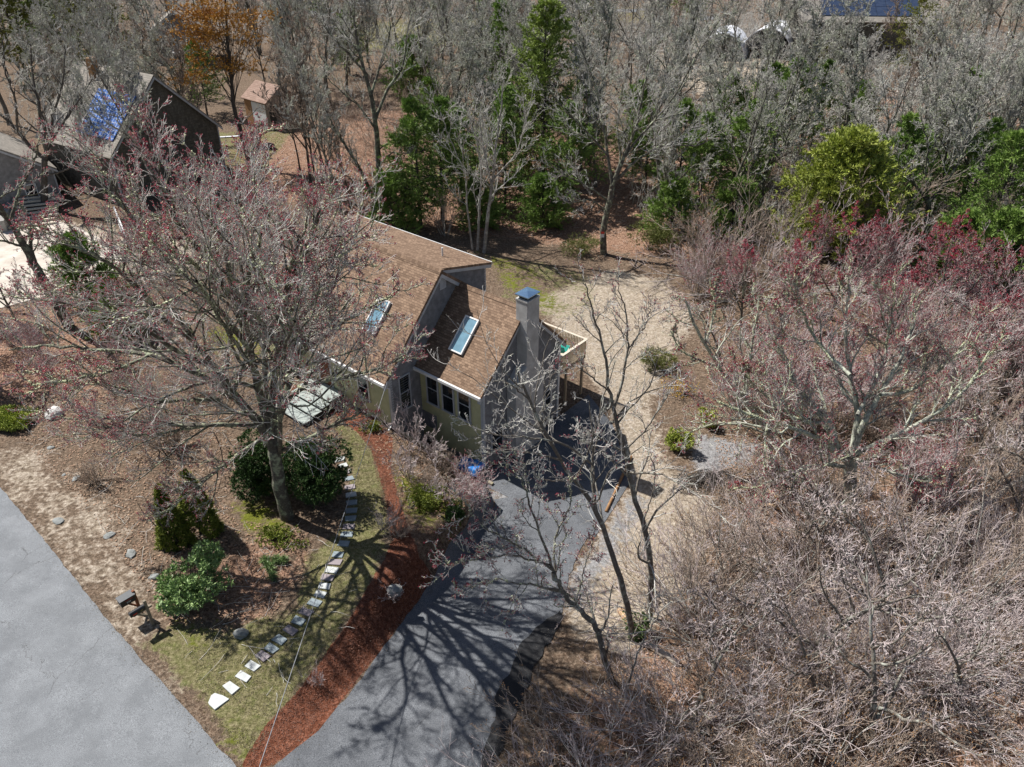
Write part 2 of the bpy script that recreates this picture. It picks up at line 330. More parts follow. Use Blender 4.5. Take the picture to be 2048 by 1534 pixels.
class MB:
    """collects solids into one mesh"""
    def __init__(s): s.v = []; s.f = []
    def poly(s, pts):
        n = len(s.v); s.v += [tuple(p) for p in pts]; s.f.append(tuple(range(n, n + len(pts)))); return s
    def prism(s, base, top):
        n = len(s.v); k = len(base); s.v += [tuple(p) for p in base] + [tuple(p) for p in top]
        s.f.append(tuple(range(n + k - 1, n - 1, -1))); s.f.append(tuple(range(n + k, n + 2 * k)))
        for i in range(k): j = (i + 1) % k; s.f.append((n + i, n + j, n + k + j, n + k + i))
        return s
    def box(s, x0, x1, y0, y1, z0, z1):
        return s.prism([(x0, y0, z0), (x1, y0, z0), (x1, y1, z0), (x0, y1, z0)], [(x0, y0, z1), (x1, y0, z1), (x1, y1, z1), (x0, y1, z1)])
    def bar(s, a, b, w_, h_, up=(0, 0, 1)):
        a = Vector(a); b = Vector(b); d = (b - a).normalized(); u = Vector(up)
        x = d.cross(u)
        if x.length < 1e-4: x = d.cross(Vector((1, 0, 0)))
        x.normalize(); y = x.cross(d).normalized(); x *= w_ / 2; y *= h_ / 2
        return s.prism([a - x - y, a + x - y, a + x + y, a - x + y][::-1], [b - x - y, b + x - y, b + x + y, b - x + y][::-1])
    def tube(s, pts, r, n=8, r1=None):
        pts = [Vector(p) for p in pts]; base = len(s.v); K = len(pts)
        for i, p in enumerate(pts):
            d = (pts[min(i + 1, K - 1)] - pts[max(i - 1, 0)]).normalized()
            x = d.cross(Vector((0, 0, 1)))
            if x.length < 1e-3: x = Vector((1, 0, 0))
            x.normalize(); y = d.cross(x); rr = r if r1 is None else r + (r1 - r) * i / (K - 1)
            for j in range(n):
                a = 2 * math.pi * j / n; s.v.append(tuple(p + (x * math.cos(a) + y * math.sin(a)) * rr))
        for i in range(K - 1):
            for j in range(n):
                k = (j + 1) % n; s.f.append((base + i * n + j, base + i * n + k, base + (i + 1) * n + k, base + (i + 1) * n + j))
        s.f.append(tuple(range(base + n - 1, base - 1, -1))); s.f.append(tuple(range(base + (K - 1) * n, base + K * n)))
        return s
    def rock(s, c, rx, ry, rz, seed, nu=9, nv=6):
        rg = random.Random(seed); base = len(s.v)
        for i in range(nv + 1):
            ph = math.pi * i / nv
            for j in range(nu):
                a = 2 * math.pi * j / nu; k = 1 + rg.uniform(-.22, .22)
                s.v.append((c[0] + rx * k * math.sin(ph) * math.cos(a), c[1] + ry * k * math.sin(ph) * math.sin(a), c[2] + rz * (math.cos(ph) * (1 + rg.uniform(-.1, .1) * (0 < i < nv)))))
        for i in range(nv):
            for j in range(nu):
                k = (j + 1) % nu; s.f.append((base + i * nu + j, base + (i + 1) * nu + j, base + (i + 1) * nu + k, base + i * nu + k))
        return s
    def build(s, name, mat, parent=None, bevel=0, smooth=False, **k):
        me = bpy.data.meshes.new(name); me.from_pydata(s.v, [], s.f); me.update()
        if smooth: me.polygons.foreach_set('use_smooth', np.ones(len(me.polygons), bool))
        o = link(name, me, mat, parent, **k)
        if bevel:
            bm = o.modifiers.new('bevel', 'BEVEL'); bm.width = bevel; bm.segments = 2; bm.limit_method = 'ANGLE'
        return o
def boxuv(me, fx, fy):
    """planar UV from two local direction vectors"""
    uvl = me.uv_layers.new(name='UVMap'); n = len(me.loops)
    vi = np.empty(n, np.int32); me.loops.foreach_get('vertex_index', vi)
    co = np.empty(len(me.vertices) * 3, np.float32); me.vertices.foreach_get('co', co); co = co.reshape(-1, 3)[vi]
    uv = np.stack([co @ np.array(fx, np.float32), co @ np.array(fy, np.float32)], 1) + 50
    uvl.data.foreach_set('uv', uv.astype(np.float32).ravel())
def roofslab(name, p_eave0, p_eave1, p_ridge1, p_ridge0, thick, mat, parent, **k):
    a, b, c, d = [Vector(p) for p in (p_eave0, p_eave1, p_ridge1, p_ridge0)]
    n = (b - a).cross(d - a).normalized()
    if n.z < 0: n = -n
    m = MB().prism([p - n * thick for p in (a, b, c, d)], [a, b, c, d])
    o = m.build(name, mat, parent, **k); boxuv(o.data, (b - a).normalized(), (d - a - (b - a).normalized() * (d - a).dot((b - a).normalized())).normalized()); return o

# ------------------------------------------------------------------ ground sheet
def axis(segs):
    out = []
    for a, b, st in segs: out.append(np.arange(a, b, st))
    return np.concatenate(out + [np.array([segs[-1][1]])])
GX = axis([(-420, -120, 12), (-120, -60, 3), (-60, -32, .8), (-32, 30, .16), (30, 60, .8), (60, 120, 3), (120, 420, 12)])
GY = axis([(-40, 6, 4), (6, 50, .17), (50, 90, .5), (90, 150, 1.5), (150, 700, 15)])
X, Y = np.meshgrid(GX, GY)
Z = terrain(X, Y)
def pxpoly(pts, dz=0): return np.array([at(*p, dz)[:2] for p in pts])
def soft(poly, wd=.5):
    d = polydist(X, Y, poly); ins = inpoly(X, Y, poly); sdv = np.where(ins, d, -d)
    return sstep(-wd, wd, sdv)
def regions(lst, wd=.5):
    r = np.zeros(X.shape)
    for p in lst:
        amt = 1.0
        if isinstance(p, tuple): p, amt = p
        r = np.maximum(r, soft(pxpoly(p), wd) * amt)
    return r
SAND = [[(1128, 1215), (1155, 1140), (1200, 1060), (1262, 980), (1240, 850), (1190, 760), (1150, 690), (1100, 640), (1060, 600), (1130, 575), (1220, 540), (1330, 560), (1390, 640), (1330, 720), (1300, 820), (1330, 930), (1420, 1010), (1405, 1130), (1330, 1250), (1250, 1300), (1160, 1260)],
        ([(-60, 900), (60, 880), (150, 940), (250, 1010), (330, 1160), (340, 1260), (420, 1400), (480, 1530), (300, 1360), (100, 1120)], .50),
        [(-300, 480), (60, 430), (330, 470), (420, 520), (180, 590), (60, 600), (-300, 640)],
        ([(1350, 80), (1480, 100), (1700, 170), (1640, 230), (1400, 190), (1300, 130)], .9)]
GRASS = [([(355, 1240), (470, 1260), (590, 1210), (620, 1110), (690, 1050), (700, 930), (668, 850), (745, 860), (768, 940), (775, 1010), (783, 1082), (770, 1115), (737, 1173), (694, 1246), (629, 1339), (581, 1400), (533, 1451), (500, 1534), (475, 1534), (420, 1440), (350, 1350), (280, 1290)], .82),
         ([(1000, 520), (1110, 520), (1200, 560), (1180, 640), (1080, 640), (1000, 600)], .45),
         ([(380, 270), (600, 250), (560, 300), (520, 340), (430, 330)], .7), ([(700, 40), (1000, 30), (1000, 95), (720, 100)], .75),
         ([(-100, 250), (60, 300), (40, 360), (-100, 420)], .8), ([(1100, 0), (1330, 20), (1300, 60), (1100, 60)], .5)]
LEAF = [[(430, 300), (600, 240), (800, 220), (1080, 260), (1400, 330), (1500, 420), (1450, 520), (1200, 500), (1050, 480), (720, 430), (560, 400), (430, 380)],
        ([(1050, 1534), (1180, 1380), (1300, 1250), (1500, 1000), (2300, 900), (2300, 1700), (1000, 1700)], .65),
        ([(470, 1100), (600, 1060), (610, 1150), (540, 1240), (470, 1250), (340, 1250), (330, 1180)], .8),
        ([(-200, 640), (150, 600), (260, 700), (200, 790), (60, 790), (-200, 850)], .8), ([(1400, 200), (2200, 150), (2200, 420), (1700, 330), (1400, 300)], .6)]
GRAVEL = [([(1130, 1160), (1200, 1060), (1262, 985), (1300, 1000), (1250, 1100), (1180, 1200), (1130, 1230)], .7), ([(1375, 900), (1400, 870), (1470, 880), (1540, 890), (1490, 930), (1400, 960)], .8),
          ([(990, 930), (1060, 960), (1120, 1000), (1000, 1010), (960, 980)], .55)]
MOSS = [([(960, 500), (1060, 530), (1130, 610), (1080, 620), (1000, 570)], .5), ([(780, 930), (850, 960), (940, 1010), (930, 1060), (850, 1070), (790, 1010)], .62),
        ([(350, 1240), (440, 1240), (430, 1290), (360, 1290)], .6), ([(460, 1010), (560, 1000), (560, 1060), (470, 1070)], .7), ([(410, 1430), (470, 1440), (500, 1534), (470, 1534)], .6), ([(640, 640), (760, 700), (640, 740), (420, 720), (400, 660)], .5)]
MULCH = [[(533, 1451), (581, 1400), (629, 1339), (694, 1246), (737, 1173), (770, 1115), (783, 1082), (775, 1020), (762, 960), (741, 900), (715, 865), (660, 822), (700, 790), (745, 830), (785, 875), (782, 940), (800, 1005), (818, 1060), (838, 1110), (862, 1150), (857, 1173), (812, 1235), (700, 1379), (636, 1465), (545, 1534), (480, 1534)],
         [(570, 760), (600, 770), (570, 810), (540, 800)]]
ma = np.stack([regions(SAND, 1.3), regions(GRASS, .6), regions(LEAF, 2.0), np.ones(X.shape)], -1)
mb = np.stack([regions(GRAVEL, .8), regions(MOSS, .9), regions(MULCH, .16), np.ones(X.shape)], -1)
nx, ny = len(GX), len(GY)
idx = np.arange(nx * ny).reshape(ny, nx)
Q = np.stack([idx[:-1, :-1], idx[:-1, 1:], idx[1:, 1:], idx[1:, :-1]], -1).reshape(-1, 4)
gm = npmesh('ground', np.stack([X, Y, Z], -1).reshape(-1, 3), Q, smooth=True)
for nm, arr in (('mask_a', ma), ('mask_b', mb)):
    at_ = gm.attributes.new(nm, 'FLOAT_COLOR', 'POINT'); at_.data.foreach_set('color', arr.astype(np.float32).ravel())
link('ground', gm, 'ground', kind='structure')

def ribbon(name, left, right, mat, lift, nrow=120, ncol=30, **k):
    def rs(P, n):
        P = np.array(P, float); d = np.r_[0, np.cumsum(np.hypot(*np.diff(P, axis=0).T))]; t = np.linspace(0, d[-1], n)
        return np.stack([np.interp(t, d, P[:, 0]), np.interp(t, d, P[:, 1])], 1)
    A = rs(left, nrow); B = rs(right, nrow); t = np.linspace(0, 1, ncol)[None, :, None]
    P = A[:, None] * (1 - t) + B[:, None] * t
    z = terrain(P[..., 0], P[..., 1]) + lift
    V = np.concatenate([P, z[..., None]], -1).reshape(-1, 3)
    i = np.arange(nrow * ncol).reshape(nrow, ncol)
    Q = np.stack([i[:-1, :-1], i[:-1, 1:], i[1:, 1:], i[1:, :-1]], -1).reshape(-1, 4)
    return link(name, npmesh(name, V, Q, smooth=True), mat, kind='structure', **k)
def wob(P, amp, seed, step=.35):
    P = np.array(P, float); d = np.r_[0, np.cumsum(np.hypot(*np.diff(P, axis=0).T))]; t = np.arange(0, d[-1], step)
    Q_ = np.stack([np.interp(t, d, P[:, 0]), np.interp(t, d, P[:, 1])], 1); rg = np.random.default_rng(seed)
    Q_ += rg.normal(0, amp, Q_.shape); return np.vstack([Q_, P[-1:]])
r0 = at(34, 1014)[:2]; r1 = at(468, 1530)[:2]; rd = (r1 - r0) / np.hypot(*(r1 - r0)); rn = np.array([rd[1], -rd[0]])
if rn[0] > 0: rn = -rn
re = [r0 - rd * 60, r0, at(181, 1198)[:2], at(270, 1304)[:2], at(355, 1400)[:2], r1, r1 + rd * 25]
ribbon('road', [p + rn * 7.5 for p in re], wob(re, .025, 1), 'road', .03, 400, 40)
dl = [(500, 1640), (533, 1545), (636, 1465), (700, 1388), (755, 1310), (811, 1237), (857, 1173), (898, 1092), (931, 1050), (955, 995), (958, 968)]
dr = [(940, 1640), (981, 1534), (1035, 1410), (1051, 1363), (1088, 1284), (1121, 1226), (1138, 1150), (1165, 1090), (1200, 1045), (1240, 995), (1255, 960)]
DL = [at(*p)[:2] for p in dl]; DR = [at(*p)[:2] for p in dr]
DL = [DL[0] - (2.5, 3)] + DL[:]; DR = [DR[0] - (.5, 3)] + DR
ribbon('driveway', wob(DL, .02, 2), wob(DR, .04, 3), 'drive', .03, 160, 40)
# apron on to the garage, beside the gable
UL = np.array([.7728, -.6347]); VL = np.array([.6347, .7728]); PO = np.array([-1.365, 30.392])
def hw(s, t): return PO + UL * s + VL * t
ribbon('garage_apron', [hw(.12, -.9), hw(.12, 6.4), hw(.1, 9)], [at(1190, 1075)[:2], at(1262, 962)[:2], at(1225, 850)[:2]], 'drive', .022, 60, 30)
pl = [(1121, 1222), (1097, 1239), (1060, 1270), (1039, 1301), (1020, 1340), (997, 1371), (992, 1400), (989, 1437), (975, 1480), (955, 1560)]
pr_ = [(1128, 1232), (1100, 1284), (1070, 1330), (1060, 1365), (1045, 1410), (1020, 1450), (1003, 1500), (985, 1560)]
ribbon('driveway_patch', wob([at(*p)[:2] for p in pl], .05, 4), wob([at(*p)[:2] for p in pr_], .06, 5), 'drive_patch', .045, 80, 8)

# ------------------------------------------------------------------ the main house (local frame: x along the ridge to the right-front, y to the back)
HA = math.atan2(-.6347, .7728)
house = empty('house', (PO[0], PO[1], 0), HA, label='yellow and grey clapboard house with tan shingle roofs and tall stucco chimney', cat='house')
def lap_wall(m, o0, ax, out, poly, ex=.14, th=.05):
    """clapboards over a convex polygon (a, z); o0 origin, ax direction along, out outward normal"""
    o0 = Vector(o0); ax = Vector(ax); out = Vector(out)
    zs = [p[1] for p in poly]; z = min(zs); n = len(poly)
    def span(zz):
        xs = []
        for i in range(n):
            (x1, z1), (x2, z2) = poly[i], poly[(i + 1) % n]
            if (z1 - zz) * (z2 - zz) <= 0 and z1 != z2: xs.append(x1 + (x2 - x1) * (zz - z1) / (z2 - z1))
            elif z1 == z2 == zz: xs += [x1, x2]
        return (min(xs), max(xs)) if xs else None
    top = max(zs)
    while z < top - .01:
        z2 = min(z + ex, top - .001); a = span(z + 1e-4); b = span(z2 - 1e-4)
        if a and b:
            P = lambda x, zz, d: o0 + ax * x + Vector((0, 0, zz)) + out * d
            m.prism([P(a[0], z, 0), P(a[1], z, 0), P(b[1], z2, 0), P(b[0], z2, 0)], [P(a[0], z, th), P(a[1], z, th), P(b[1], z2, .004), P(b[0], z2, .004)])
        z += ex
    return m
X_ = (1, 0, 0); Y_ = (0, 1, 0)
SA = -4.25; AL = -14.6; AF = -2.0; AB = 5.3; AR = 1.74; AZ = 6.92; AS = 1.042
GZ = -3.0
# wing B
BR, BZ, BS = 3.03, 5.78, .985
bpoly = [(0, GZ), (6.1, GZ), (6.1, 2.60), (BR, 5.6), (0, 2.60)]
core = MB(); core.prism([(-.05, y, z) for y, z in bpoly][::-1], [(SA - .3, y, z) for y, z in bpoly][::-1])
core.build('wall_core', 'concrete', house)
lap_wall(MB(), (-.049, 0, 0), Y_, X_, bpoly).build('gable_siding', 'siding_grey', house)
lap_wall(MB(), (0, .001, 0), X_, (0, -1, 0), [(SA + .02, -1.95), (-.05, -1.95), (-.05, 2.55), (SA + .02, 2.55)], .115, .03).build('front_siding', 'siding_yellow', house)
roofslab('roof', (SA + .02, -.38, 2.42), (.17, -.38, 2.42), (.17, BR, BZ), (SA + .02, BR, BZ), .13, 'roof_tan', house)
roofslab('roof', (.17, 6.45, 2.42), (SA - .3, 6.45, 2.42), (SA - .3, BR + .001, BZ), (.17, BR + .001, BZ), .13, 'roof_tan', house)
rc = MB(); rc.prism([(SA + .03, BR - .16, BZ - .13), (.18, BR - .16, BZ - .13), (.18, BR, BZ + .035), (SA + .03, BR, BZ + .035)], [(SA + .03, BR + .16, BZ - .13), (.18, BR + .16, BZ - .13), (.18, BR + .01, BZ + .036), (SA + .03, BR + .01, BZ + .036)])
o = rc.build('ridge_cap', 'roof_tan', house); boxuv(o.data, X_, Y_)
def rake(m, p0, p1, x0, x1, h=.2, lift=.0):
    """board under a sloping roof edge from (y,z) p0 to p1 between x0 and x1"""
    (y0, z0), (y1, z1) = p0, p1
    m.prism([(x0, y0, z0 - h), (x1, y0, z0 - h), (x1, y1, z1 - h), (x0, y1, z1 - h)], [(x0, y0, z0 + lift), (x1, y0, z0 + lift), (x1, y1, z1 + lift), (x0, y1, z1 + lift)])
    return m
t = MB(); rake(t, (-.39, 2.27), (BR, BZ - .14), -.02, .165, .22); rake(t, (BR, BZ - .14), (6.44, 2.27), -.02, .165, .22); t.build('rake_board', 'grey_trim', house)
g = MB(); g.box(SA + .04, .19, -.47, -.36, 2.28, 2.44); g.build('gutter', 'white_trim', house, bevel=.01)
MB().box(-.13, .03, -.06, .08, -2.35, 2.5).build('corner_board', 'grey_trim', house)
MB().box(-.02, .03, 6.0, 6.14, -2.35, 2.5).build('corner_board', 'white_trim', house)
def win(name, axis_, c, wd, hh, pos, out, parent, mull=True, frame='grey_trim', sash=True, fw=.075):
    """window: frame with separate pane. axis_ 'x' (front wall, plane y=pos) or 'y' (gable, plane x=pos); c=(along, zmid)"""
    a, z = c; m = MB(); th = .06 * out
    def bx(a0, a1, z0, z1, d0, d1, mm):
        lo, hi = sorted((pos + d0, pos + d1))
        if axis_ == 'x': mm.box(a0, a1, lo, hi, z0, z1)
        else: mm.box(lo, hi, a0, a1, z0, z1)
    bx(a - wd / 2, a - wd / 2 + fw, z - hh / 2, z + hh / 2, 0, th, m); bx(a + wd / 2 - fw, a + wd / 2, z - hh / 2, z + hh / 2, 0, th, m)
    bx(a - wd / 2 + fw, a + wd / 2 - fw, z + hh / 2 - fw, z + hh / 2, 0, th * .98, m); bx(a - wd / 2 - .04, a + wd / 2 + .04, z - hh / 2 - fw, z - hh / 2, 0, th * 1.5, m)
    if sash: bx(a - wd / 2 + fw, a + wd / 2 - fw, z - .02, z + .02, 0, th * .8, m)
    f = m.build(name, frame, parent); p = MB(); bx(a - wd / 2 + fw, a + wd / 2 - fw, z - hh / 2, z + hh / 2 - fw, 0, th * .45, p); p.build('pane', 'glass_dark', f)
    return f
for a in (-3.35, -2.28, -1.2): win('window', 'x', (a, 1.28), .84, 1.78, -.03, -1, house)
win('window', 'y', (.96, -.82), .92, 1.15, -.02, 1, house)
win('window', 'y', (5.15, -.55), .62, 1.15, -.02, 1, house, frame='white_trim')
win('window', 'y', (.95, 1.4), .1, .1, -.3, 1, house) if False else None
def skylight(p0, p1, slope0, parent):
    """p0,p1 = (x0,x1),(y0,y1) on a roof z = slope0[0]+slope0[1]*y"""
    (x0, x1), (y0, y1) = p0, p1; zf = lambda y: slope0[0] + slope0[1] * y
    nn = Vector((0, -slope0[1], 1)).normalized(); hgt = .13; fw = .07
    def quad(m, a0, a1, b0, b1, h0, h1):
        base = [Vector((a0, b0, zf(b0))), Vector((a1, b0, zf(b0))), Vector((a1, b1, zf(b1))), Vector((a0, b1, zf(b1)))]
        m.prism([p + nn * h0 for p in base], [p + nn * h1 for p in base])
    m = MB(); quad(m, x0, x0 + fw, y0, y1, -.02, hgt); quad(m, x1 - fw, x1, y0, y1, -.02, hgt); quad(m, x0 + fw, x1 - fw, y0, y0 + fw * .7, -.02, hgt); quad(m, x0 + fw, x1 - fw, y1 - fw * .7, y1, -.02, hgt)
    f = m.build('skylight', 'white_trim', parent); p = MB(); quad(p, x0 + fw, x1 - fw, y0 + fw * .7, y1 - fw * .7, 0, hgt * .75); p.build('pane', 'glass_sky', f)
skylight((-2.75, -1.89), (.68, 2.03), (2.42 + .38 * BS, BS * .997), house)
# block A
azf = lambda y: AZ - AS * (AR - y)
apoly = [(AF, GZ), (AB, GZ), (AB, 3.95), (AR, AZ - .18), (AF, azf(AF) - .2)]
core = MB(); core.prism([(SA, y, z) for y, z in apoly][::-1], [(AL, y, z) for y, z in apoly][::-1]); core.build('wall_core', 'concrete', house)
lap_wall(MB(), (SA + .001, 0, 0), Y_, X_, [(AF, -1.4), (AB, -1.4), (AB, 3.9), (AR, AZ - .2), (AF, azf(AF) - .2)]).build('gable_siding', 'siding_grey', house)
lap_wall(MB(), (0, AF - .001, 0), X_, (0, -1, 0), [(AL + .05, -.35), (SA - .05, -.35), (SA - .05, 2.5), (AL + .05, 2.5)], .115, .03).build('front_siding', 'siding_yellow', house)
roofslab('roof', (AL - .25, -2.5, azf(-2.5)), (SA + .2, -2.5, azf(-2.5)), (SA + .2, AR, AZ), (AL - .25, AR, AZ), .14, 'roof_tan', house)
roofslab('roof', (SA + .2, 5.7, 3.85), (SA - .45, 5.7, 3.85), (SA - .45, AR, AZ - .003), (SA + .2, AR, AZ - .003), .14, 'roof_tan', house)
t = MB(); rake(t, (-2.5, azf(-2.5) - .15), (AR, AZ - .15), SA + .05, SA + .195, .24); rake(t, (AR, AZ - .15), (5.69, 3.70), SA + .05, SA + .195, .24); t.build('rake_board', 'grey_trim', house)
t = MB(); rake(t, (-2.5, azf(-2.5) - .15), (AR, AZ - .15), AL - .24, AL - .1, .22); t.build('rake_board', 'grey_trim', house)
g = MB(); g.box(AL - .25, SA + .22, -2.6, -2.47, azf(-2.5) - .17, azf(-2.5) - .01); g.build('gutter', 'white_trim', house, bevel=.01)
dp = MB(); dp.tube([(SA + .05, -2.52, 2.3), (SA + .05, -2.1, 2.0), (SA + .05, -2.08, .1), (SA + .05, -2.12, -.1), (SA + .08, -2.45, -.32)], .045, 8); dp.build('downspout', 'white_trim', house)
MB().box(SA - .12, SA + .04, AF - .05, AF + .1, -1.3, 2.55).build('corner_board', 'grey_trim', house)
# rear shed dormer
DS = SA - .2; dz = lambda y: AZ + .02 - .26 * (y - AR)
dpoly = [(AR + .2, AZ - 1.2), (AB, 3.6), (AB, dz(AB) - .12), (AR + .2, dz(AR + .2) - .12)]
lap_wall(MB(), (DS + .001, 0, 0), Y_, X_, [(AR + .25, 5.75), (AR + .6, 5.2), (AB, 3.2), (AB, dz(AB) - .16), (AR + .25, dz(AR + .25) - .16)]).build('dormer_siding', 'siding_grey', house)
c = MB(); c.prism([(DS, y, z) for y, z in dpoly][::-1], [(AL + .1, y, z) for y, z in dpoly][::-1]); c.build('dormer_wall', 'concrete', house)
roofslab('dormer_roof', (DS + .2, 5.65, dz(5.65)), (AL - .2, 5.65, dz(5.65)), (AL - .2, AR, dz(AR)), (DS + .2, AR, dz(AR)), .12, 'roof_tan', house)
t = MB(); rake(t, (AR + .05, dz(AR) - .12), (5.64, dz(5.64) - .13), DS + .03, DS + .19, .18); t.build('rake_board', 'grey_trim', house)
t = MB(); t.box(AL - .2, DS + .2, 5.655, 5.7, dz(5.65) - .16, dz(5.65) + .01); t.build('fascia_board', 'white_trim', house)
MB().box(DS - .06, DS + .04, AB - .06, AB + .06, 2.9, dz(AB) - .13).build('corner_board', 'grey_trim', house)
rc = MB(); rc.prism([(AL - .25, AR - .17, AZ - .15), (SA + .21, AR - .17, AZ - .15), (SA + .21, AR, AZ + .05), (AL - .25, AR, AZ + .05)], [(AL - .25, AR + .2, AZ - .02), (SA + .21, AR + .2, AZ - .02), (SA + .21, AR + .01, AZ + .051), (AL - .25, AR + .01, AZ + .051)])
o = rc.build('ridge_cap', 'roof_tan', house); boxuv(o.data, X_, Y_)
MB().tube([(-6.02, 3.84, 6.3), (-6.02, 3.84, 6.85)], .045, 10).build('vent_pipe', 'white_paint', house)
skylight((-6.86, -5.98), (-1.15, .1), (AZ - AS * AR, AS), house)
v_ = MB(); v_.box(SA + .02, SA + .06, 1.72, 2.15, 5.82, 6.42)
for i in range(6): v_.box(SA + .06, SA + .075, 1.76, 2.11, 5.88 + i * .085, 5.93 + i * .085)
v_.build('gable_vent', 'grey_trim', house)
win('window', 'y', (-1.12, 1.32), .78, 1.95, SA + .02, 1, house)
win('window', 'x', (-6.25, 1.2), .85, 1.35, AF - .03, -1, house, frame='white_trim')
win('window', 'x', (-12.9, 1.2), .85, 1.35, AF - .03, -1, house, frame='white_trim')
d = MB(); d.box(-9.75, -8.85, AF - .07, AF - .02, -.1, 1.95); do = d.build('front_door', 'wood_red', house)
dd = MB(); dd.box(-9.85, -9.75, AF - .08, AF, -.1, 2.05); dd.box(-8.85, -8.75, AF - .08, AF, -.1, 2.05); dd.box(-9.75, -8.85, AF - .08, AF, 1.95, 2.05); dd.build('door_frame', 'white_trim', do)
MB().box(AL + .02, SA - .02, AF - .02, AF + .05, -1.2, -.33).build('foundation', 'concrete', house)
MB().box(SA + .03, -3.2, -.05, -.02, -1.25, -.35).build('bulkhead_panel', 'siding_grey', house)
# garage door on the gable (lower right)
gd = MB()
for i in range(4): gd.box(.0, .035, 2.1 + .0, 2.12, -2.3, -2.28)
# chimney
ch = MB()
def taper(m, x0, y0a, y1a, za, y0b, y1b, zb, x1=.6): m.prism([(x0, y0a, za), (x1, y0a, za), (x1, y1a, za), (x0, y1a, za)], [(x0, y0b, zb), (x1, y0b, zb), (x1, y1b, zb), (x0, y1b, zb)])
taper(ch, -.08, 2.54, 3.46, 2.9, 2.54, 3.46, 6.32)
taper(ch, .0, 1.75, 3.95, 2.2, 2.541, 3.459, 2.9, .599)
taper(ch, .0, 1.75, 3.95, -2.6, 1.75, 3.95, 2.2, .598)
ch.box(-.10, .62, 2.52, 3.48, 6.32, 6.42)
cho = ch.build('chimney', 'stucco', house, bevel=.015)
fl = MB().box(.0, .5, 2.66, 3.34, 6.42, 6.60); fl.build('flue', 'soot_shade_black', cho)
cp = MB(); cp.prism([(-.12, 2.5, 6.60), (.66, 2.5, 6.60), (.66, 3.42, 6.60), (-.12, 3.42, 6.60)], [(-.12, 2.5, 6.65), (.66, 2.5, 6.65), (.66, 3.42, 6.65), (-.12, 3.42, 6.65)])
b4 = [(-.12, 2.5, 6.651), (.66, 2.5, 6.651), (.66, 3.42, 6.651), (-.12, 3.42, 6.651)]; ap = (.27, 2.96, 6.72)
for i in range(4): cp.poly([b4[i], b4[(i + 1) % 4], ap])
cp.build('cap', 'steel_sky_tint', cho)
# deck
dk = MB(); zf_ = .36
for i in range(19): dk.box(-7.0, -.2, 6.14 + i * .145, 6.14 + i * .145 + .138, zf_ - .035, zf_)
for i in range(8): dk.box(-7.0 + i * .95, -6.95 + i * .95, 6.12, 8.85, zf_ - .2, zf_ - .04)
dko = dk.build('deck', 'wood_pale', house)
rl = MB(); zt = 1.32
for i in range(26): rl.box(-.2, -.165, 6.2 + i * .104, 6.24 + i * .104, zf_ - .2, zt - .02)
for i in range(64): rl.box(-6.95 + i * .106, -6.91 + i * .106, 8.86, 8.895, zf_ - .2, zt - .02)
rl.build('balusters', 'wood_weather', dko)
rt = MB(); rt.box(-.27, -.12, 6.14, 8.95, zt - .02, zt + .02); rt.box(-7.05, -.27, 8.81, 8.95, zt - .02, zt + .02); rt.box(-7.0, -.2, 8.84, 8.86, zf_ - .25, zf_ - .04); rt.build('handrail', 'wood_pale', dko)
for a, b_ in ((-.3, 8.75), (-2.5, 8.75), (-4.7, 8.75), (-6.9, 8.75), (-.3, 7.2)): MB().box(a - .06, a + .06, b_ - .06, b_ + .06, -3.0, zf_ - .2).build('post', 'wood_weather', dko)

def hpt(s, t, z): p = hw(s, t); return (p[0], p[1], z)
# things on the deck
ck = empty('lounge_chair', hpt(-1.15, 8.0, zf_), HA + math.radians(200), label='teal slatted lounge chair on the wooden deck behind the chimney', cat='chair')
m = MB()
for i in range(9): m.box(-.28, .28, -.5 + i * .1, -.43 + i * .1, .36, .38)
m.build('seat', 'teal_paint', ck)
m = MB()
for i in range(7): m.bar((-.28, .42 + i * .055, .40 + i * .085), (.28, .42 + i * .055, .40 + i * .085), .02, .065)
m.build('backrest', 'teal_paint', ck)
for sx in (-1, 1):
    for yy in (-.45, .35): MB().box(sx * .27 - .02, sx * .27 + .02, yy, yy + .04, 0, .37).build('leg', 'teal_paint', ck)
tb = empty('patio_table', hpt(-1.0, 7.0, zf_), HA, label='small white slatted patio table on the wooden deck', cat='table')
m = MB()
for i in range(6): m.box(-.35 + i * .12, -.25 + i * .12, -.3, .3, .46, .49)
m.build('table_top', 'white_paint', tb)
for sx in (-.3, .26):
    for sy in (-.26, .22): MB().box(sx, sx + .04, sy, sy + .04, 0, .46).build('leg', 'white_paint', tb)
# stone front steps, patio stones
st_ = empty('front_steps', hpt(-9.1, -2.6, -.36), HA, label='broad bluestone steps leading up to the front door', cat='steps')
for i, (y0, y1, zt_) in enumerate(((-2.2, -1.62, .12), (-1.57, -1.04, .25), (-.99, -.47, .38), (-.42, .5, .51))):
    m = MB(); m.box(-1.25 + i * .02, 1.25 - i * .02, y0, y1 + .02 * (i < 3), -.3, zt_ - .05); m.build('riser', 'soot_shade_black', st_)  # dark riser: the shade line below each tread is put into its colour
    m = MB(); m.box(-1.3 + i * .02, 1.3 - i * .02, y0 - .04, y1, zt_ - .049, zt_); m.build('tread', 'bluestone', st_, bevel=.01)

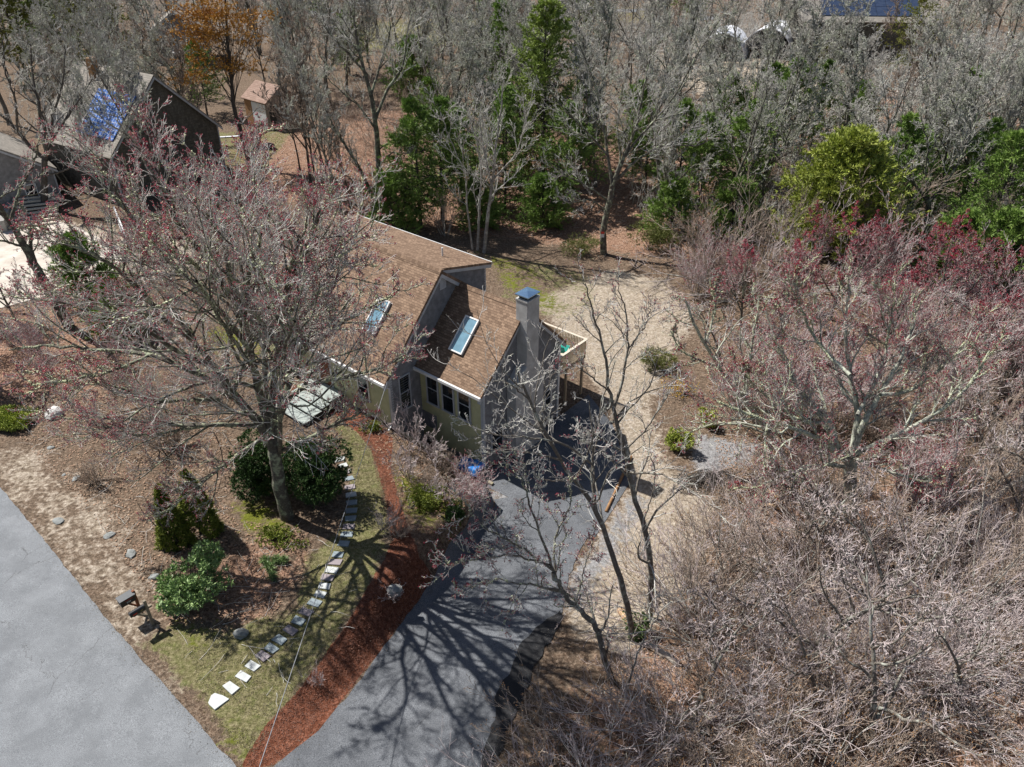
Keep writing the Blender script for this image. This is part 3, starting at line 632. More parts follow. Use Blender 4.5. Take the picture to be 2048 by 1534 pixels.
def slab(name, c, wd, dp_, rot, mat, seed, th=.05, nn=None, **k):
    rg = random.Random(seed); z = TZ(c[0], c[1]); n = nn or 4
    if n == 4: pts = [(-wd / 2, -dp_ / 2), (wd / 2, -dp_ / 2), (wd / 2, dp_ / 2), (-wd / 2, dp_ / 2)]
    else: pts = [(wd / 2 * math.cos(2 * math.pi * i / n) * rg.uniform(.8, 1.1), dp_ / 2 * math.sin(2 * math.pi * i / n) * rg.uniform(.8, 1.1)) for i in range(n)]
    pts = [(x + rg.uniform(-.05, .05) * wd, y + rg.uniform(-.07, .07) * dp_) for x, y in pts]
    m = MB().prism([(x, y, -.05) for x, y in pts], [(x, y, th) for x, y in pts]); o = m.build(name, mat, bevel=.006, **k)
    o.location = (c[0], c[1], z); o.rotation_euler = (rg.uniform(-.02, .02), rg.uniform(-.02, .02), rot); return o
def shape(name, pts_px, mat, th=.05, **k):
    P = [at(*p) for p in pts_px]; c = sum(P) / len(P); m = MB()
    m.prism([(p[0] - c[0], p[1] - c[1], -.06) for p in P][::-1], [(p[0] - c[0], p[1] - c[1], th) for p in P][::-1]); o = m.build(name, mat, bevel=.006, **k); o.location = c; return o
shape('stepping_stone', [(417, 1407), (423, 1392), (430, 1387), (446, 1392), (459, 1399), (430, 1421), (419, 1411)], 'slate_light', label='largest pale pentagonal stepping stone, nearest the road', cat='stepping stone', group='stepping stones across the lawn')
shape('stepping_stone', [(445, 1373), (460, 1363), (480, 1377), (464, 1391)], 'slate_light', label='big pale square stepping stone next to the pentagonal one', cat='stepping stone', group='stepping stones across the lawn')
shape('stepping_stone', [(470, 1354), (482, 1342), (503, 1354), (493, 1366)], 'slate_light', label='pale stepping stone, third from the road end of the path', cat='stepping stone', group='stepping stones across the lawn')
ordn = ['fourth', 'fifth', 'sixth', 'seventh', 'eighth', 'ninth', 'tenth', 'eleventh', 'twelfth', 'thirteenth', 'fourteenth', 'fifteenth', 'sixteenth', 'seventeenth', 'eighteenth', 'nineteenth', 'twentieth', 'twenty-first', 'twenty-second', 'twenty-third', 'twenty-fourth', 'twenty-fifth', 'twenty-sixth', 'twenty-seventh', 'twenty-eighth', 'twenty-ninth']
sts = [(505, 1333, 'l'), (526, 1313, 'm'), (543, 1298, 'b'), (560, 1280, 'b'), (581, 1261, 'm'), (598, 1243, 'b'), (613, 1225, 'm'), (629, 1206, 'b'), (641, 1189, 'l'), (649, 1173, 'l'), (655, 1156, 'm'), (664, 1141, 'l'), (671, 1125, 'm'), (676, 1110, 'b'), (688, 1088, 'b'), (693, 1070, 'b'), (698, 1054, 'm'), (701, 1038, 'b'), (703, 1022, 'b'), (704, 1006, 'b'), (703, 990, 'l'), (700, 975, 'm'), (697, 958, 'b'), (692, 945, 'm'), (686, 932, 'l'), (680, 919, 'l')]
dirp = at(560, 1280)[:2] - at(505, 1333)[:2]
nmc = {'l': ('slate_light', 'pale grey'), 'm': ('slate_mauve', 'mauve-grey'), 'b': ('slate_blue', 'blue-grey')}
for i, (a, b_, kk) in enumerate(sts):
    p = at(a, b_); q = at(*sts[min(i + 1, len(sts) - 1)][:2]); q0 = at(*sts[max(i - 1, 0)][:2]); ang = math.atan2(q[1] - q0[1], q[0] - q0[0])
    slab('stepping_stone', p, .30, .47, ang, nmc[kk][0], i, label=f'{nmc[kk][1]} stepping stone, {ordn[i]} of the path counted from the road', cat='stepping stone', group='stepping stones across the lawn')
pv = [(578, 800, .3, 'l'), (590, 812, .3, 'b'), (594, 806, .62, 'r'), (604, 806, .32, 'l'), (575, 812, .28, 'm'), (585, 820, .35, 'l'), (602, 823, .4, 'l'), (616, 821, .3, 'b'), (615, 811, .3, 'l'), (605, 816, .33, 'm')]
wh = ['topmost', 'left of centre', 'centre', 'upper right', 'far left', 'lower left', 'bottom', 'lower right', 'right edge', 'right of centre']
for i, (a, b_, sz, kk) in enumerate(pv):
    mt, cn = ('brick_pink', 'pinkish red') if kk == 'r' else nmc[kk]
    slab('paving_stone', at(a, b_), sz, sz * (.55 if kk != 'r' else .7), i * .7, mt, 50 + i, .04, 4 if kk == 'r' else 6, label=f'{cn} flagstone at the {wh[i]} of the little patio below the front steps', cat='paving stone', group='flagstones below the front steps')

# timber edging of the pit
tm = empty('retaining_wall', hpt(-2.3, -2.6, -1.5), 0, label='low timber retaining wall edging the dark pit in front of the house', cat='retaining wall')
for i in range(6):
    a = at(800 + i * 31, 866 + i * 17.5); b_ = at(800 + (i + 1) * 31 - .6, 866 + (i + 1) * 17.5 - .4)
    p0 = np.array(tm.location); m = MB()
    for k in range(-5, 1): m.bar(tuple(a - p0 + (.0, .0, .03 + k * .2)), tuple(b_ - p0 + (0, 0, .03 + k * .2)), .18, .19)
    m.build('timber_beam', 'timber', tm)
# steel bin / tarp-covered object by the corner
bn = empty('covered_bin', at(942, 950), HA + .2, label='storage bin covered with a crumpled blue tarp beside the house corner', cat='storage bin')
MB().box(-.55, .5, -.35, .35, 0, .62).build('box_body', 'soot_shade_black', bn, bevel=.02)
rg = np.random.default_rng(4); n_ = 26; gx, gy = np.meshgrid(np.linspace(-.68, .62, n_), np.linspace(-.46, .46, n_)); hz = .72 + .07 * vnoise(gx * 6, gy * 6, 2) + .05 * vnoise(gx * 14, gy * 14, 4)
edge = np.maximum(np.abs(gx + .02) / .56, np.abs(gy) / .37); hz = hz - np.clip(edge - 1, 0, 1) * 1.5
ii = np.arange(n_ * n_).reshape(n_, n_); qq = np.stack([ii[:-1, :-1], ii[:-1, 1:], ii[1:, 1:], ii[1:, :-1]], -1).reshape(-1, 4)
link('tarp', npmesh('tarp', np.stack([gx, gy, hz], -1).reshape(-1, 3), qq, smooth=False), 'tarp_blue', bn)

# ------------------------------------------------------------------ mailboxes
def text(body, size, mat, parent, loc, rot, ext=.002, name='house_number'):
    cu = bpy.data.curves.new(name, 'FONT'); cu.body = body; cu.size = size; cu.extrude = ext; cu.align_x = 'CENTER'; cu.align_y = 'CENTER'
    o = bpy.data.objects.new(name, cu); COL.objects.link(o)
    dg = bpy.context.evaluated_depsgraph_get(); me = bpy.data.meshes.new_from_object(o.evaluated_get(dg)); bpy.data.objects.remove(o)
    me.materials.clear(); o = link(name, me, mat, parent); o.location = loc; o.rotation_euler = rot; return o
mdir = math.atan2(rn[1], rn[0])             # towards the road
mb2 = empty('mailbox', at(306, 1249), mdir, label='rounded black mailbox with red flag and gold number on a weathered post', cat='mailbox', group='mailboxes by the road')
MB().box(-.05, .05, -.05, .05, -.1, 1.28).build('post', 'wood_post', mb2, bevel=.006)
MB().box(-.18, .50, -.045, .045, .86, .94).bar((.04, 0, .55), (.36, 0, .86), .06, .06).build('arm', 'wood_post', mb2)
m = MB(); pr = [(-.09, .95), (-.09, 1.04)] + [(-.09 * math.cos(a), 1.04 + .085 * math.sin(a)) for a in np.linspace(.2, math.pi - .2, 9)] + [(.09, 1.04), (.09, .95)]
m.prism([(.06, y, z) for y, z in pr], [(.58, y, z) for y, z in pr]); m.build('box', 'black_paint', mb2)
m = MB(); m.prism([(.58, y * 1.06, .95 + (z - .95) * 1.04) for y, z in pr], [(.60, y * 1.06, .95 + (z - .95) * 1.04) for y, z in pr]); m.build('door', 'black_paint', mb2)
m = MB(); m.box(.36, .52, .095, .105, 1.0, 1.045); m.build('flag', 'red_plastic', mb2)
text('234', .055, 'gold_paint', mb2, (.2, .0925, 1.01), (math.pi / 2, 0, math.pi))
mb1 = empty('mailbox', at(283, 1226.5), mdir, label='large square black mailbox with white number on a reddish post', cat='mailbox', group='mailboxes by the road')
MB().box(-.05, .05, -.05, .05, -.1, 1.22).build('post', 'wood_red', mb1, bevel=.006)
MB().box(-.02, .46, -.045, .045, .80, .88).bar((.04, 0, .45), (.3, 0, .80), .06, .06).build('arm', 'wood_red', mb1)
m = MB(); m.box(.02, .56, -.16, .16, .88, 1.15); m.build('box', 'black_paint', mb1, bevel=.008)
m = MB(); m.box(.0, .58, -.175, .175, 1.151, 1.175); m.build('lid', 'black_lid', mb1, bevel=.006)
text('234', .10, 'white_paint', mb1, (.28, .163, .99), (math.pi / 2, 0, math.pi))
m = MB(); m.box(.12, .4, .1605, .164, 1.08, 1.10); m.build('flag', 'red_plastic', mb1)

# ------------------------------------------------------------------ stones, cable, logs
sl = [(102, 896, .26, 'pale flat slate rock lying by the left roadside, farthest up the road'), (152, 958, .3, 'dark slate rock among the dead leaves left of the maple shrubs'), (117, 1043, .36, 'flat slate rock beside the road edge'), (219, 1071, .33, 'flat slate rock right of the roadside one'), (262, 1108, .4, 'roundish lichen-pale rock above the two mailboxes'), (308, 1155, .34, 'upright grey rock touching the rhododendron'), (128, 950, .16, 'smallest slate chip near the dark slate rock')]
for i, (a, b_, sz, lb) in enumerate(sl):
    p = at(a, b_); o = MB().rock((0, 0, sz * .08), sz * .72, sz * .5, sz * .22, i).build('rock', 'boulder', label=lb, cat='rock', group='rocks along the roadside'); o.location = p; o.rotation_euler = (0, 0, i * 1.3)
p = at(483, 1270); o = MB().rock((0, 0, .08), .28, .2, .2, 77).build('rock', 'boulder', label='mossy rock standing alone on the lawn near the stepping stones', cat='rock'); o.location = p
p = at(787, 1185); o = MB().rock((0, 0, .1), .35, .25, .25, 78).build('rock', 'boulder', label='weathered rock in the red mulch bed beside the driveway', cat='rock'); o.location = p
o = MB().rock((0, 0, .12), .42, .5, .3, 79).build('rock', 'pebble_white', label='large flat pale boulder by the juniper at the left edge', cat='rock'); o.location = at(110, 830)
pa = np.array(hpt(SA + .05, AF - .1, 2.6)); pb = atz(515, 1534, 4.2); pb2 = pa + (pb - pa) * 1.5
cpts = [tuple(pa + (pb2 - pa) * t_ + np.array([0, 0, -1.2 * t_ * (1 - t_) * .5])) for t_ in np.linspace(0, 1, 40)]
MB().tube(cpts, .012, 6).build('service_cable', 'cable', label='grey overhead service cable running from the house towards the road', cat='cable')
def logobj(a, b_, r, lab, mat='log_bark', lift=.1, name='log', cat='log', r1=None, gr=None):
    pa, pb = np.array(a), np.array(b_); mid = (pa + pb) / 2
    e = empty(name, tuple(mid), 0, label=lab, cat=cat, group=gr)
    n = 10; rg = np.random.default_rng(int(abs(a[0] * 100))); P = [tuple(pa + (pb - pa) * t_ - mid + rg.normal(0, r * .15, 3) + (0, 0, lift)) for t_ in np.linspace(0, 1, n)]
    MB().tube(P, r, 9, r1).build('trunk', mat, e, smooth=True)
    d = (np.array(P[0]) - np.array(P[1])); d /= np.linalg.norm(d)
    MB().tube([tuple(np.array(P[0]) + d * .002), tuple(np.array(P[0]) + d * .012)], r * .92, 9).build('cut_end', 'cut_wood', e)
    return e
logobj(at(1262, 915), at(1212, 1025), .07, 'straight rust-brown pole lying across the edge of the driveway', 'rust_wood', .08, 'wooden_pole', 'pole')
logobj(at(1240, 1225), at(1262, 1250), .16, 'short cut log with a pale orange end between the two straight driveway trunks', 'cut_wood', .15)
logobj(at(1290, 1290), at(1355, 1330), .13, 'short pale log lying on the ground just right of the driveway trunks', 'log_bark', .12)
for i, (a, b_, c_, d_) in enumerate([(1535, 985, 1560, 1000), (1540, 1000, 1572, 1010), (1532, 1012, 1565, 1022)]):
    logobj(at(a, b_), at(c_, d_), .09, ['topmost pale split log of the small pile at the woodland edge', 'middle pale split log of the small pile at the woodland edge', 'lowest pale split log of the small pile at the woodland edge'][i], 'cut_wood', .1, gr='split logs in the small pile')
logobj(at(1850, 1100), at(2080, 940), .22, 'long pale fallen trunk lying on the right under the big lichened maple', 'log_bark', .35, 'fallen_trunk', 'fallen tree', .13)
logobj(at(1900, 1180), at(2080, 1130), .17, 'mossy fallen trunk at the right edge below the longer one', 'bark_lichen', .3, 'fallen_trunk', 'fallen tree', .12)
bp = empty('brush_pile', at(1415, 962), .2, label='dark heap of brush lying on the gravel beside the sandy yard', cat='brush pile')
rg = random.Random(8); m = MB()
for i in range(260):
    x, y = rg.gauss(0, .75), rg.gauss(0, .35); a = rg.uniform(0, math.pi); l = rg.uniform(.25, .7); z = rg.uniform(.02, .4) * math.exp(-(x * x * .9 + y * y * 3))
    m.bar((x - math.cos(a) * l, y - math.sin(a) * l * .6, z), (x + math.cos(a) * l, y + math.sin(a) * l * .6, z + rg.uniform(-.05, .12)), .02, .02)
m.build('sticks', 'bark_dark', bp)

# ------------------------------------------------------------------ vegetation generators (all vectorised)
def unit(v): return v / np.maximum(np.linalg.norm(v, axis=-1, keepdims=True), 1e-9)
def grow(P, D, L, R0, R1, K, wobble, trop, rg):
    """many branches at once -> points (n,K+1,3), radii (n,K+1)"""
    n = len(P); pts = np.empty((n, K + 1, 3)); pts[:, 0] = P; d = D.copy(); cur = rg.normal(0, wobble * .6, (n, 3))
    for k in range(K):
        d = unit(d + rg.normal(0, wobble, (n, 3)) + cur * .5 + np.array([0, 0, trop])[None])
        pts[:, k + 1] = pts[:, k] + d * (L / K)[:, None]
    t = np.linspace(0, 1, K + 1)[None]
    return pts, R0[:, None] * (1 - t) + R1[:, None] * t
def spawn(pts, rad, Lp, n, t0, t1, ang, lf, rg, up=0.0, taper=.55, rmin=.004, rf=.6, flat=0):
    """children data along each parent"""
    m, K1, _ = pts.shape; t = t0 + (t1 - t0) * ((np.arange(n)[None] + rg.uniform(.0, 1, (m, n))) / n)
    x = np.clip(t * (K1 - 1), 0, K1 - 1.001); i = x.astype(int); fr = (x - i)[..., None]; mi = np.arange(m)[:, None]
    a = pts[mi, i]; b = pts[mi, i + 1]; P = a * (1 - fr) + b * fr; tan = unit(b - a)
    r = rad[mi, i] * (1 - fr[..., 0]) + rad[mi, i + 1] * fr[..., 0]
    rv = rg.normal(0, 1, tan.shape); rv[..., 2] += up
    perp = unit(rv - (rv * tan).sum(-1, keepdims=True) * tan)
    an = np.radians(ang) * rg.uniform(.7, 1.3, t.shape)[..., None]
    D = tan * np.cos(an) + perp * np.sin(an)
    if flat: D[..., 2] *= (1 - flat); D = unit(D)
    L = Lp[:, None] * lf * (1 - taper * t) * rg.uniform(.65, 1.35, t.shape)
    R = np.maximum(np.minimum(r * rf, r * .9), rmin)
    return P.reshape(-1, 3), D.reshape(-1, 3), L.ravel(), R.ravel()
def tubes(pts, rad, S):
    n, K1, _ = pts.shape; T = np.empty_like(pts)
    T[:, 1:-1] = pts[:, 2:] - pts[:, :-2]; T[:, 0] = pts[:, 1] - pts[:, 0]; T[:, -1] = pts[:, -1] - pts[:, -2]; T = unit(T)
    ref = np.where(np.abs(unit(pts[:, -1] - pts[:, 0])[:, 2:3]) > .8, np.array([[1., 0, 0]]), np.array([[0, 0, 1.]]))[:, None]
    A = unit(np.cross(T, ref)); B = np.cross(T, A)
    th = np.arange(S) * 2 * np.pi / S
    V = pts[:, :, None] + (A[:, :, None] * np.cos(th)[None, None, :, None] + B[:, :, None] * np.sin(th)[None, None, :, None]) * rad[:, :, None, None]
    idx = np.arange(n * K1 * S).reshape(n, K1, S); nx_ = np.roll(idx, -1, 2)
    Q = np.stack([idx[:, :-1], nx_[:, :-1], nx_[:, 1:], idx[:, 1:]], -1).reshape(-1, 4)
    return V.reshape(-1, 3), Q
class Acc:
    def __init__(s): s.V = []; s.Q = []; s.T = []; s.n = 0
    def add(s, V, Q=None, T=None):
        if Q is not None: s.Q.append(Q + s.n)
        if T is not None: s.T.append(T + s.n)
        s.V.append(V); s.n += len(V)
    def mesh(s, name, smooth=False):
        return npmesh(name, np.concatenate(s.V), np.concatenate(s.Q) if s.Q else None, np.concatenate(s.T) if s.T else None, smooth)
def tetras(P, size, rg):
    n = len(P); base = np.array([(1, 1, 1), (-1, -1, 1), (-1, 1, -1), (1, -1, -1)]) * .6
    V = P[:, None] + (base[None] + rg.normal(0, .35, (n, 4, 3))) * np.asarray(size).reshape(-1, 1, 1)
    f = np.array([(0, 1, 2), (0, 3, 1), (0, 2, 3), (1, 3, 2)]); i = np.arange(n)[:, None, None] * 4 + f[None]
    return V.reshape(-1, 3), i.reshape(-1, 3)
def blades(P, D, n, length, width, spread, rg, quad=False):
    """needle/leaf tufts: n blades around each P, leaning along D"""
    m = len(P); d = unit(D[:, None] + rg.normal(0, spread, (m, n, 3))); l = length * rg.uniform(.6, 1.25, (m, n, 1))
    s = unit(np.cross(d, rg.normal(0, 1, (m, n, 3)))) * width * .5
    b = np.repeat(P[:, None], n, 1)
    if quad:
        V = np.stack([b, b + d * l * .5 + s, b + d * l, b + d * l * .5 - s], 2); Q = np.arange(m * n * 4).reshape(-1, 4); return V.reshape(-1, 3), Q, None
    V = np.stack([b - s, b + s, b + d * l], 2); return V.reshape(-1, 3), None, np.arange(m * n * 3).reshape(-1, 3)
def smoothpoly(P, R, K=22):
    P = np.array(P, float); n = len(P); out = []; rr = []
    E_ = np.vstack([2 * P[0] - P[1], P, 2 * P[-1] - P[-2]])
    for u_ in np.linspace(0, n - 1 - 1e-6, K + 1):
        i = int(u_); t = u_ - i; a, b, c, d = E_[i], E_[i + 1], E_[i + 2], E_[i + 3]
        out.append(.5 * ((2 * b) + (-a + c) * t + (2 * a - 5 * b + 4 * c - d) * t * t + (-a + 3 * b - 3 * c + d) * t ** 3)); rr.append(R[i] * (1 - t) + R[i + 1] * t)
    return np.array(out), np.array(rr)
def resample_rows(lst, K):
    P = np.stack([p for p, r in lst]); R = np.stack([r for p, r in lst]); return P, R
def bare_tree_meshes(seed, limbs=None, H=13, trunk_r=.2, nl=8, clear=.35, spread=45, lens=(.55, .5, .45, .42, .5), counts=(9, 8, 6, 3), wob=.10, gnarl=.16,
                     trop=.05, twig_r=.0085, buds=None, nbud=2, budp=.4, lichen=0, lean=(0, 0), bud_size=.03, K0=14, tips_up=.05, flat=0, minlen=.0, merge=False):
    if limbs is not None and twig_r == .006: twig_r = .0105
    """limbs: optional list of (points, radii, is_trunk) given in local coordinates; returns dict of meshes"""
    rg = np.random.default_rng(seed); wood = Acc(); tw = wood if merge else Acc()
    if limbs is None:
        P, R = grow(np.array([[0, 0, -.15]]), unit(np.array([[lean[0], lean[1], 1.]])), np.array([H * .95]), np.array([trunk_r]), np.array([trunk_r * .12]), K0, wob * .45, .10, rg)
        R[:, 0] *= 1.35
        wood.add(*tubes(P, R, 9))
        p, d, l, r = spawn(P, R, np.array([float(H)]), nl, clear, .97, spread, lens[0], rg, taper=.62, rf=.75)
        P1, R1 = grow(p, d, l, r, r * .22, 11, wob, trop + .04, rg); wood.add(*tubes(P1, R1, 6)); L1 = l
    else:
        P1 = []; R1 = []; L1 = []
        for pts, rad, is_tr in limbs:
            Pc, Rc = smoothpoly(pts, rad, 24); Pc = Pc + rg.normal(0, .03, Pc.shape) * np.linspace(0, 1, len(Pc))[:, None] ** .5
            V, Q_ = tubes(Pc[None], Rc[None], 11 if is_tr else 8); wood.add(V, Q_)
            if is_tr != 1: P1.append(Pc); R1.append(Rc); L1.append(np.linalg.norm(np.diff(Pc, axis=0), axis=1).sum())
        P1 = np.array(P1); R1 = np.array(R1); L1 = np.array(L1)
        L1 = np.maximum(L1, minlen)
    cur = (P1, R1, L1); tips = []; lich = [(P1, R1)]
    Ks = (8, 6, 4, 2); Ss = (5, 4, 3, 3)
    for lv, n in enumerate(counts):
        p, d, l, r = spawn(*cur, n, .18 if lv else .22, 1.0, spread * (.95 if lv < 2 else .85), lens[lv + 1], rg, up=.25 + (.3 if tips_up > .1 else 0), rmin=twig_r * (1.15 if lv < 3 else 1), rf=.55, flat=flat)
        r = np.minimum(r, l * .022 + twig_r)
        Pn, Rn = grow(p, d, l, r, np.maximum(r * .3, twig_r * .75), Ks[lv], gnarl * (1 - .12 * lv), tips_up, rg)
        (wood if lv == 0 else tw).add(*tubes(Pn, Rn, Ss[lv]))
        if lv >= len(counts) - 2: tips.append(Pn)
        if lv <= 1: lich.append((Pn, Rn))
        cur = (Pn, Rn, l)
    out = {'wood': wood.mesh('trunk', True)}
    if not merge: out['twigs'] = tw.mesh('branches')
    if buds:
        a = Acc()
        for T_ in tips:
            for k in range(nbud):
                i = T_.shape[1] - 1 - k; q = T_[:, i] + rg.normal(0, bud_size * .8, (len(T_), 3)); sel = rg.uniform(0, 1, len(q)) < budp
                a.add(*(lambda v, t: (v, None, t))(*tetras(q[sel], bud_size * rg.uniform(.5, 1.4, sel.sum()), rg)))
        out['buds'] = a.mesh('buds')
    if lichen:
        a = Acc()
        for Pn, Rn in lich:
            m, K1, _ = Pn.shape; q = max(1, int(lichen / len(lich) / m)); t = rg.uniform(.15, .98, (m, q)) * (K1 - 1.001); i = t.astype(int); f = (t - i)[..., None]; mi = np.arange(m)[:, None]
            pp = Pn[mi, i] * (1 - f) + Pn[mi, i + 1] * f; rr = Rn[mi, i]
            dirn = unit(rg.normal(0, 1, pp.shape)); pp = pp + dirn * rr[..., None] * .9
            keep = (vnoise(pp[..., 0] * .8, pp[..., 1] * .8 + pp[..., 2] * .7, seed) > .35).ravel()
            pp = pp.reshape(-1, 3)[keep]
            v, t_ = tetras(pp, .025 * rg.uniform(.5, 1.7, len(pp)), rg); a.add(v, None, t_)
        out['lichen'] = a.mesh('lichen')
    return out
def dress(root, ms, mats):
    for key, nm in (('wood', 'trunk'), ('twigs', 'branches'), ('buds', 'buds'), ('lichen', 'lichen'), ('foliage', 'foliage'), ('leaves', 'leaves')):
        if key in ms: link(nm, ms[key], mats.get(key), root)
    return root
def copytree(src, loc, rz=0, s=1.0, sz=None, **k):
    r = src.copy(); COL.objects.link(r); r.location = loc; r.rotation_euler = (0, 0, rz); r.scale = (s, s, sz or s)
    for key in ('label', 'group', 'category'):
        if key in r: del r[key]
    for ch in src.children:
        c = ch.copy(); COL.objects.link(c); c.parent = r
    return tagp(r, **k)
USED = set()
def place(src, loc, rz=0, s=1.0, sz=None, **k):
    if src.name not in USED:
        USED.add(src.name); src.location = loc; src.rotation_euler = (0, 0, rz); src.scale = (s, s, sz or s); return tagp(src, **k)
    return copytree(src, loc, rz, s, sz, **k)
def proto(name, ms, mats): return dress(empty(name), ms, mats)

def pine_meshes(seed, H=9, R=2.2, base=.15, nwh=16, per=6, shape=1.0, tuft=(10, .17, .03), sub=7, droop=-.02, tr=.14, up=.25, irregular=.3, fill=1.0, lean=0):
    rg = np.random.default_rng(seed); wood = Acc(); P, Rr = grow(np.array([[0, 0, -.1]]), unit(np.array([[lean, 0, 1.]])), np.array([H + .1]), np.array([tr]), np.array([.02]), 14, .02, .1, rg)
    wood.add(*tubes(P, Rr, 8))
    hs = np.repeat(np.linspace(base, .97, nwh), per) + rg.uniform(-.02, .02, nwh * per); n = len(hs); az = rg.uniform(0, 2 * np.pi, n)
    rel = (hs - base) / (1 - base); prof = np.clip(1 - rel, 0, 1) ** shape * (.55 + .45 * np.clip(rel * 5 + .3, 0, 1))
    L = R * prof * rg.uniform(1 - irregular, 1 + irregular, n) + .15
    x = np.clip(hs * 14, 0, 13.99); i = x.astype(int); f = (x - i)[:, None]; p = P[0][i] * (1 - f) + P[0][i + 1] * f
    d = unit(np.stack([np.cos(az), np.sin(az), np.full(n, up) + rel * .5], -1))
    P1, R1 = grow(p, d, L, np.full(n, .03) * (L / R + .3), np.full(n, .006), 7, .09, droop, rg); wood.add(*tubes(P1, R1, 4))
    p2, d2, l2, r2 = spawn(P1, R1, L, sub, .2, 1.0, 48, .38, rg, taper=.5, rmin=.005, flat=.4)
    P2, R2 = grow(p2, d2, l2 + .08, r2, r2 * .5, 3, .1, .06, rg); wood.add(*tubes(P2, R2, 3))
    a = Acc(); nb, bl, bw = tuft
    tp = np.concatenate([P2[:, 1:].reshape(-1, 3), P1[:, 4:].reshape(-1, 3)]); td = np.concatenate([np.repeat(unit(P2[:, -1] - P2[:, 0])[:, None], 3, 1).reshape(-1, 3), np.repeat(unit(P1[:, -1] - P1[:, 4])[:, None], 4, 1).reshape(-1, 3)])
    td = td + np.array([0, 0, .25]); sel = rg.uniform(0, 1, len(tp)) < fill
    a.add(*blades(tp[sel], td[sel], nb, bl, bw, .55, rg))
    return {'wood': wood.mesh('trunk', True), 'foliage': a.mesh('foliage')}
def shrub_meshes(seed, rx, ry, h, n, tuft=(8, .1, .03), spread=.8, lobes=7, stems=14, quad=False, cone=0.0, shell=.55):
    """evergreen shrub: short stems inside, leaf sprays through an uneven lobed volume"""
    rg = np.random.default_rng(seed); wood = Acc()
    az = rg.uniform(0, 2 * np.pi, stems); d = unit(np.stack([np.cos(az) * .6 * rx, np.sin(az) * .6 * ry, np.full(stems, h)], -1))
    P, R = grow(np.zeros((stems, 3)) + rg.normal(0, .08, (stems, 3)) * (1, 1, 0), d, h * rg.uniform(.6, .92, stems), np.full(stems, .03), np.full(stems, .008), 6, .12, .02, rg); wood.add(*tubes(P, R, 5))
    c = np.stack([rg.uniform(-.55, .55, lobes) * rx, rg.uniform(-.55, .55, lobes) * ry, rg.uniform(.3, .75, lobes) * h], -1); c[0] = (0, 0, .5 * h)
    lr = rg.uniform(.38, .6, lobes); lr[0] = .75
    k = rg.integers(0, lobes, n); u_ = unit(rg.normal(0, 1, (n, 3))); q = rg.uniform(shell, 1, n) ** .5
    if cone:
        zz = rg.uniform(0.02, 1, n) ** 1.3; a_ = rg.uniform(0, 2 * np.pi, n); rr = (1 - zz) ** cone * (.75 + .35 * vnoise(a_ * 2.2, zz * 9, seed)) * q
        Pp = np.stack([np.cos(a_) * rr * rx, np.sin(a_) * rr * ry, zz * h], -1); D = np.stack([np.cos(a_), np.sin(a_), np.full(n, .9)], -1)
    else:
        Pp = c[k] + u_ * (lr[k] * q)[:, None] * np.array([rx, ry, h * .62]); Pp[:, 2] = np.abs(Pp[:, 2]) + .02; D = u_ + np.array([0, 0, .35])
    Pp = Pp + rg.normal(0, .03, Pp.shape)
    keep = vnoise(Pp[:, 0] * 3 / rx + 7, Pp[:, 1] * 3 / rx + Pp[:, 2] * 2.5, seed + 3) > .22
    a = Acc(); a.add(*blades(Pp[keep], unit(D[keep]), tuft[0], tuft[1], tuft[2], spread, rg, quad))
    return {'wood': wood.mesh('stems', True), 'foliage': a.mesh('foliage')}
def brush_meshes(seed, R=1.6, H=2.4, stems=26, arch=-.05, counts=(7, 5, 3), buds=None, bs=.022, twig_r=.0095, r0=.016, tilt=.55, lens=(.42, .45, .5)):
    rg = np.random.default_rng(seed); az = rg.uniform(0, 2 * np.pi, stems); k = rg.uniform(.1, tilt, stems)
    P0 = np.stack([np.cos(az) * R * .25 * rg.uniform(0, 1, stems), np.sin(az) * R * .25 * rg.uniform(0, 1, stems), np.full(stems, -.05)], -1)
    D = unit(np.stack([np.cos(az) * k, np.sin(az) * k, np.ones(stems) * .8], -1)); L = H * rg.uniform(.6, 1.3, stems)
    r = r0 * rg.uniform(.6, 1.5, stems)
    P, Rr = grow(P0, D, L, r, r * .35, 9, .07, arch, rg); wood = Acc(); wood.add(*tubes(P, Rr, 5)); tw = Acc(); cur = (P, Rr, L); tips = []
    for lv, n in enumerate(counts):
        p, d, l, r_ = spawn(*cur, n, .2, 1, 33, lens[lv], rg, up=.5, rmin=twig_r, rf=.6, taper=.4)
        Pn, Rn = grow(p, d, l, r_, np.maximum(r_ * .4, twig_r * .7), (5, 4, 3)[lv], .07, .03, rg); tw.add(*tubes(Pn, Rn, (4, 3, 3)[lv])); cur = (Pn, Rn, l)
        if lv >= 1: tips.append(Pn)
    out = {'wood': wood.mesh('stems', True), 'twigs': tw.mesh('branches')}
    if buds:
        a = Acc()
        for T_ in tips:
            for kk in (1, 2):
                q = T_[:, -kk] + rg.normal(0, .015, (len(T_), 3)); sel = rg.uniform(0, 1, len(q)) < .45; v, t_ = tetras(q[sel], bs * rg.uniform(.6, 1.3, sel.sum()), rg); a.add(v, None, t_)
        out['buds'] = a.mesh('buds')
    return out

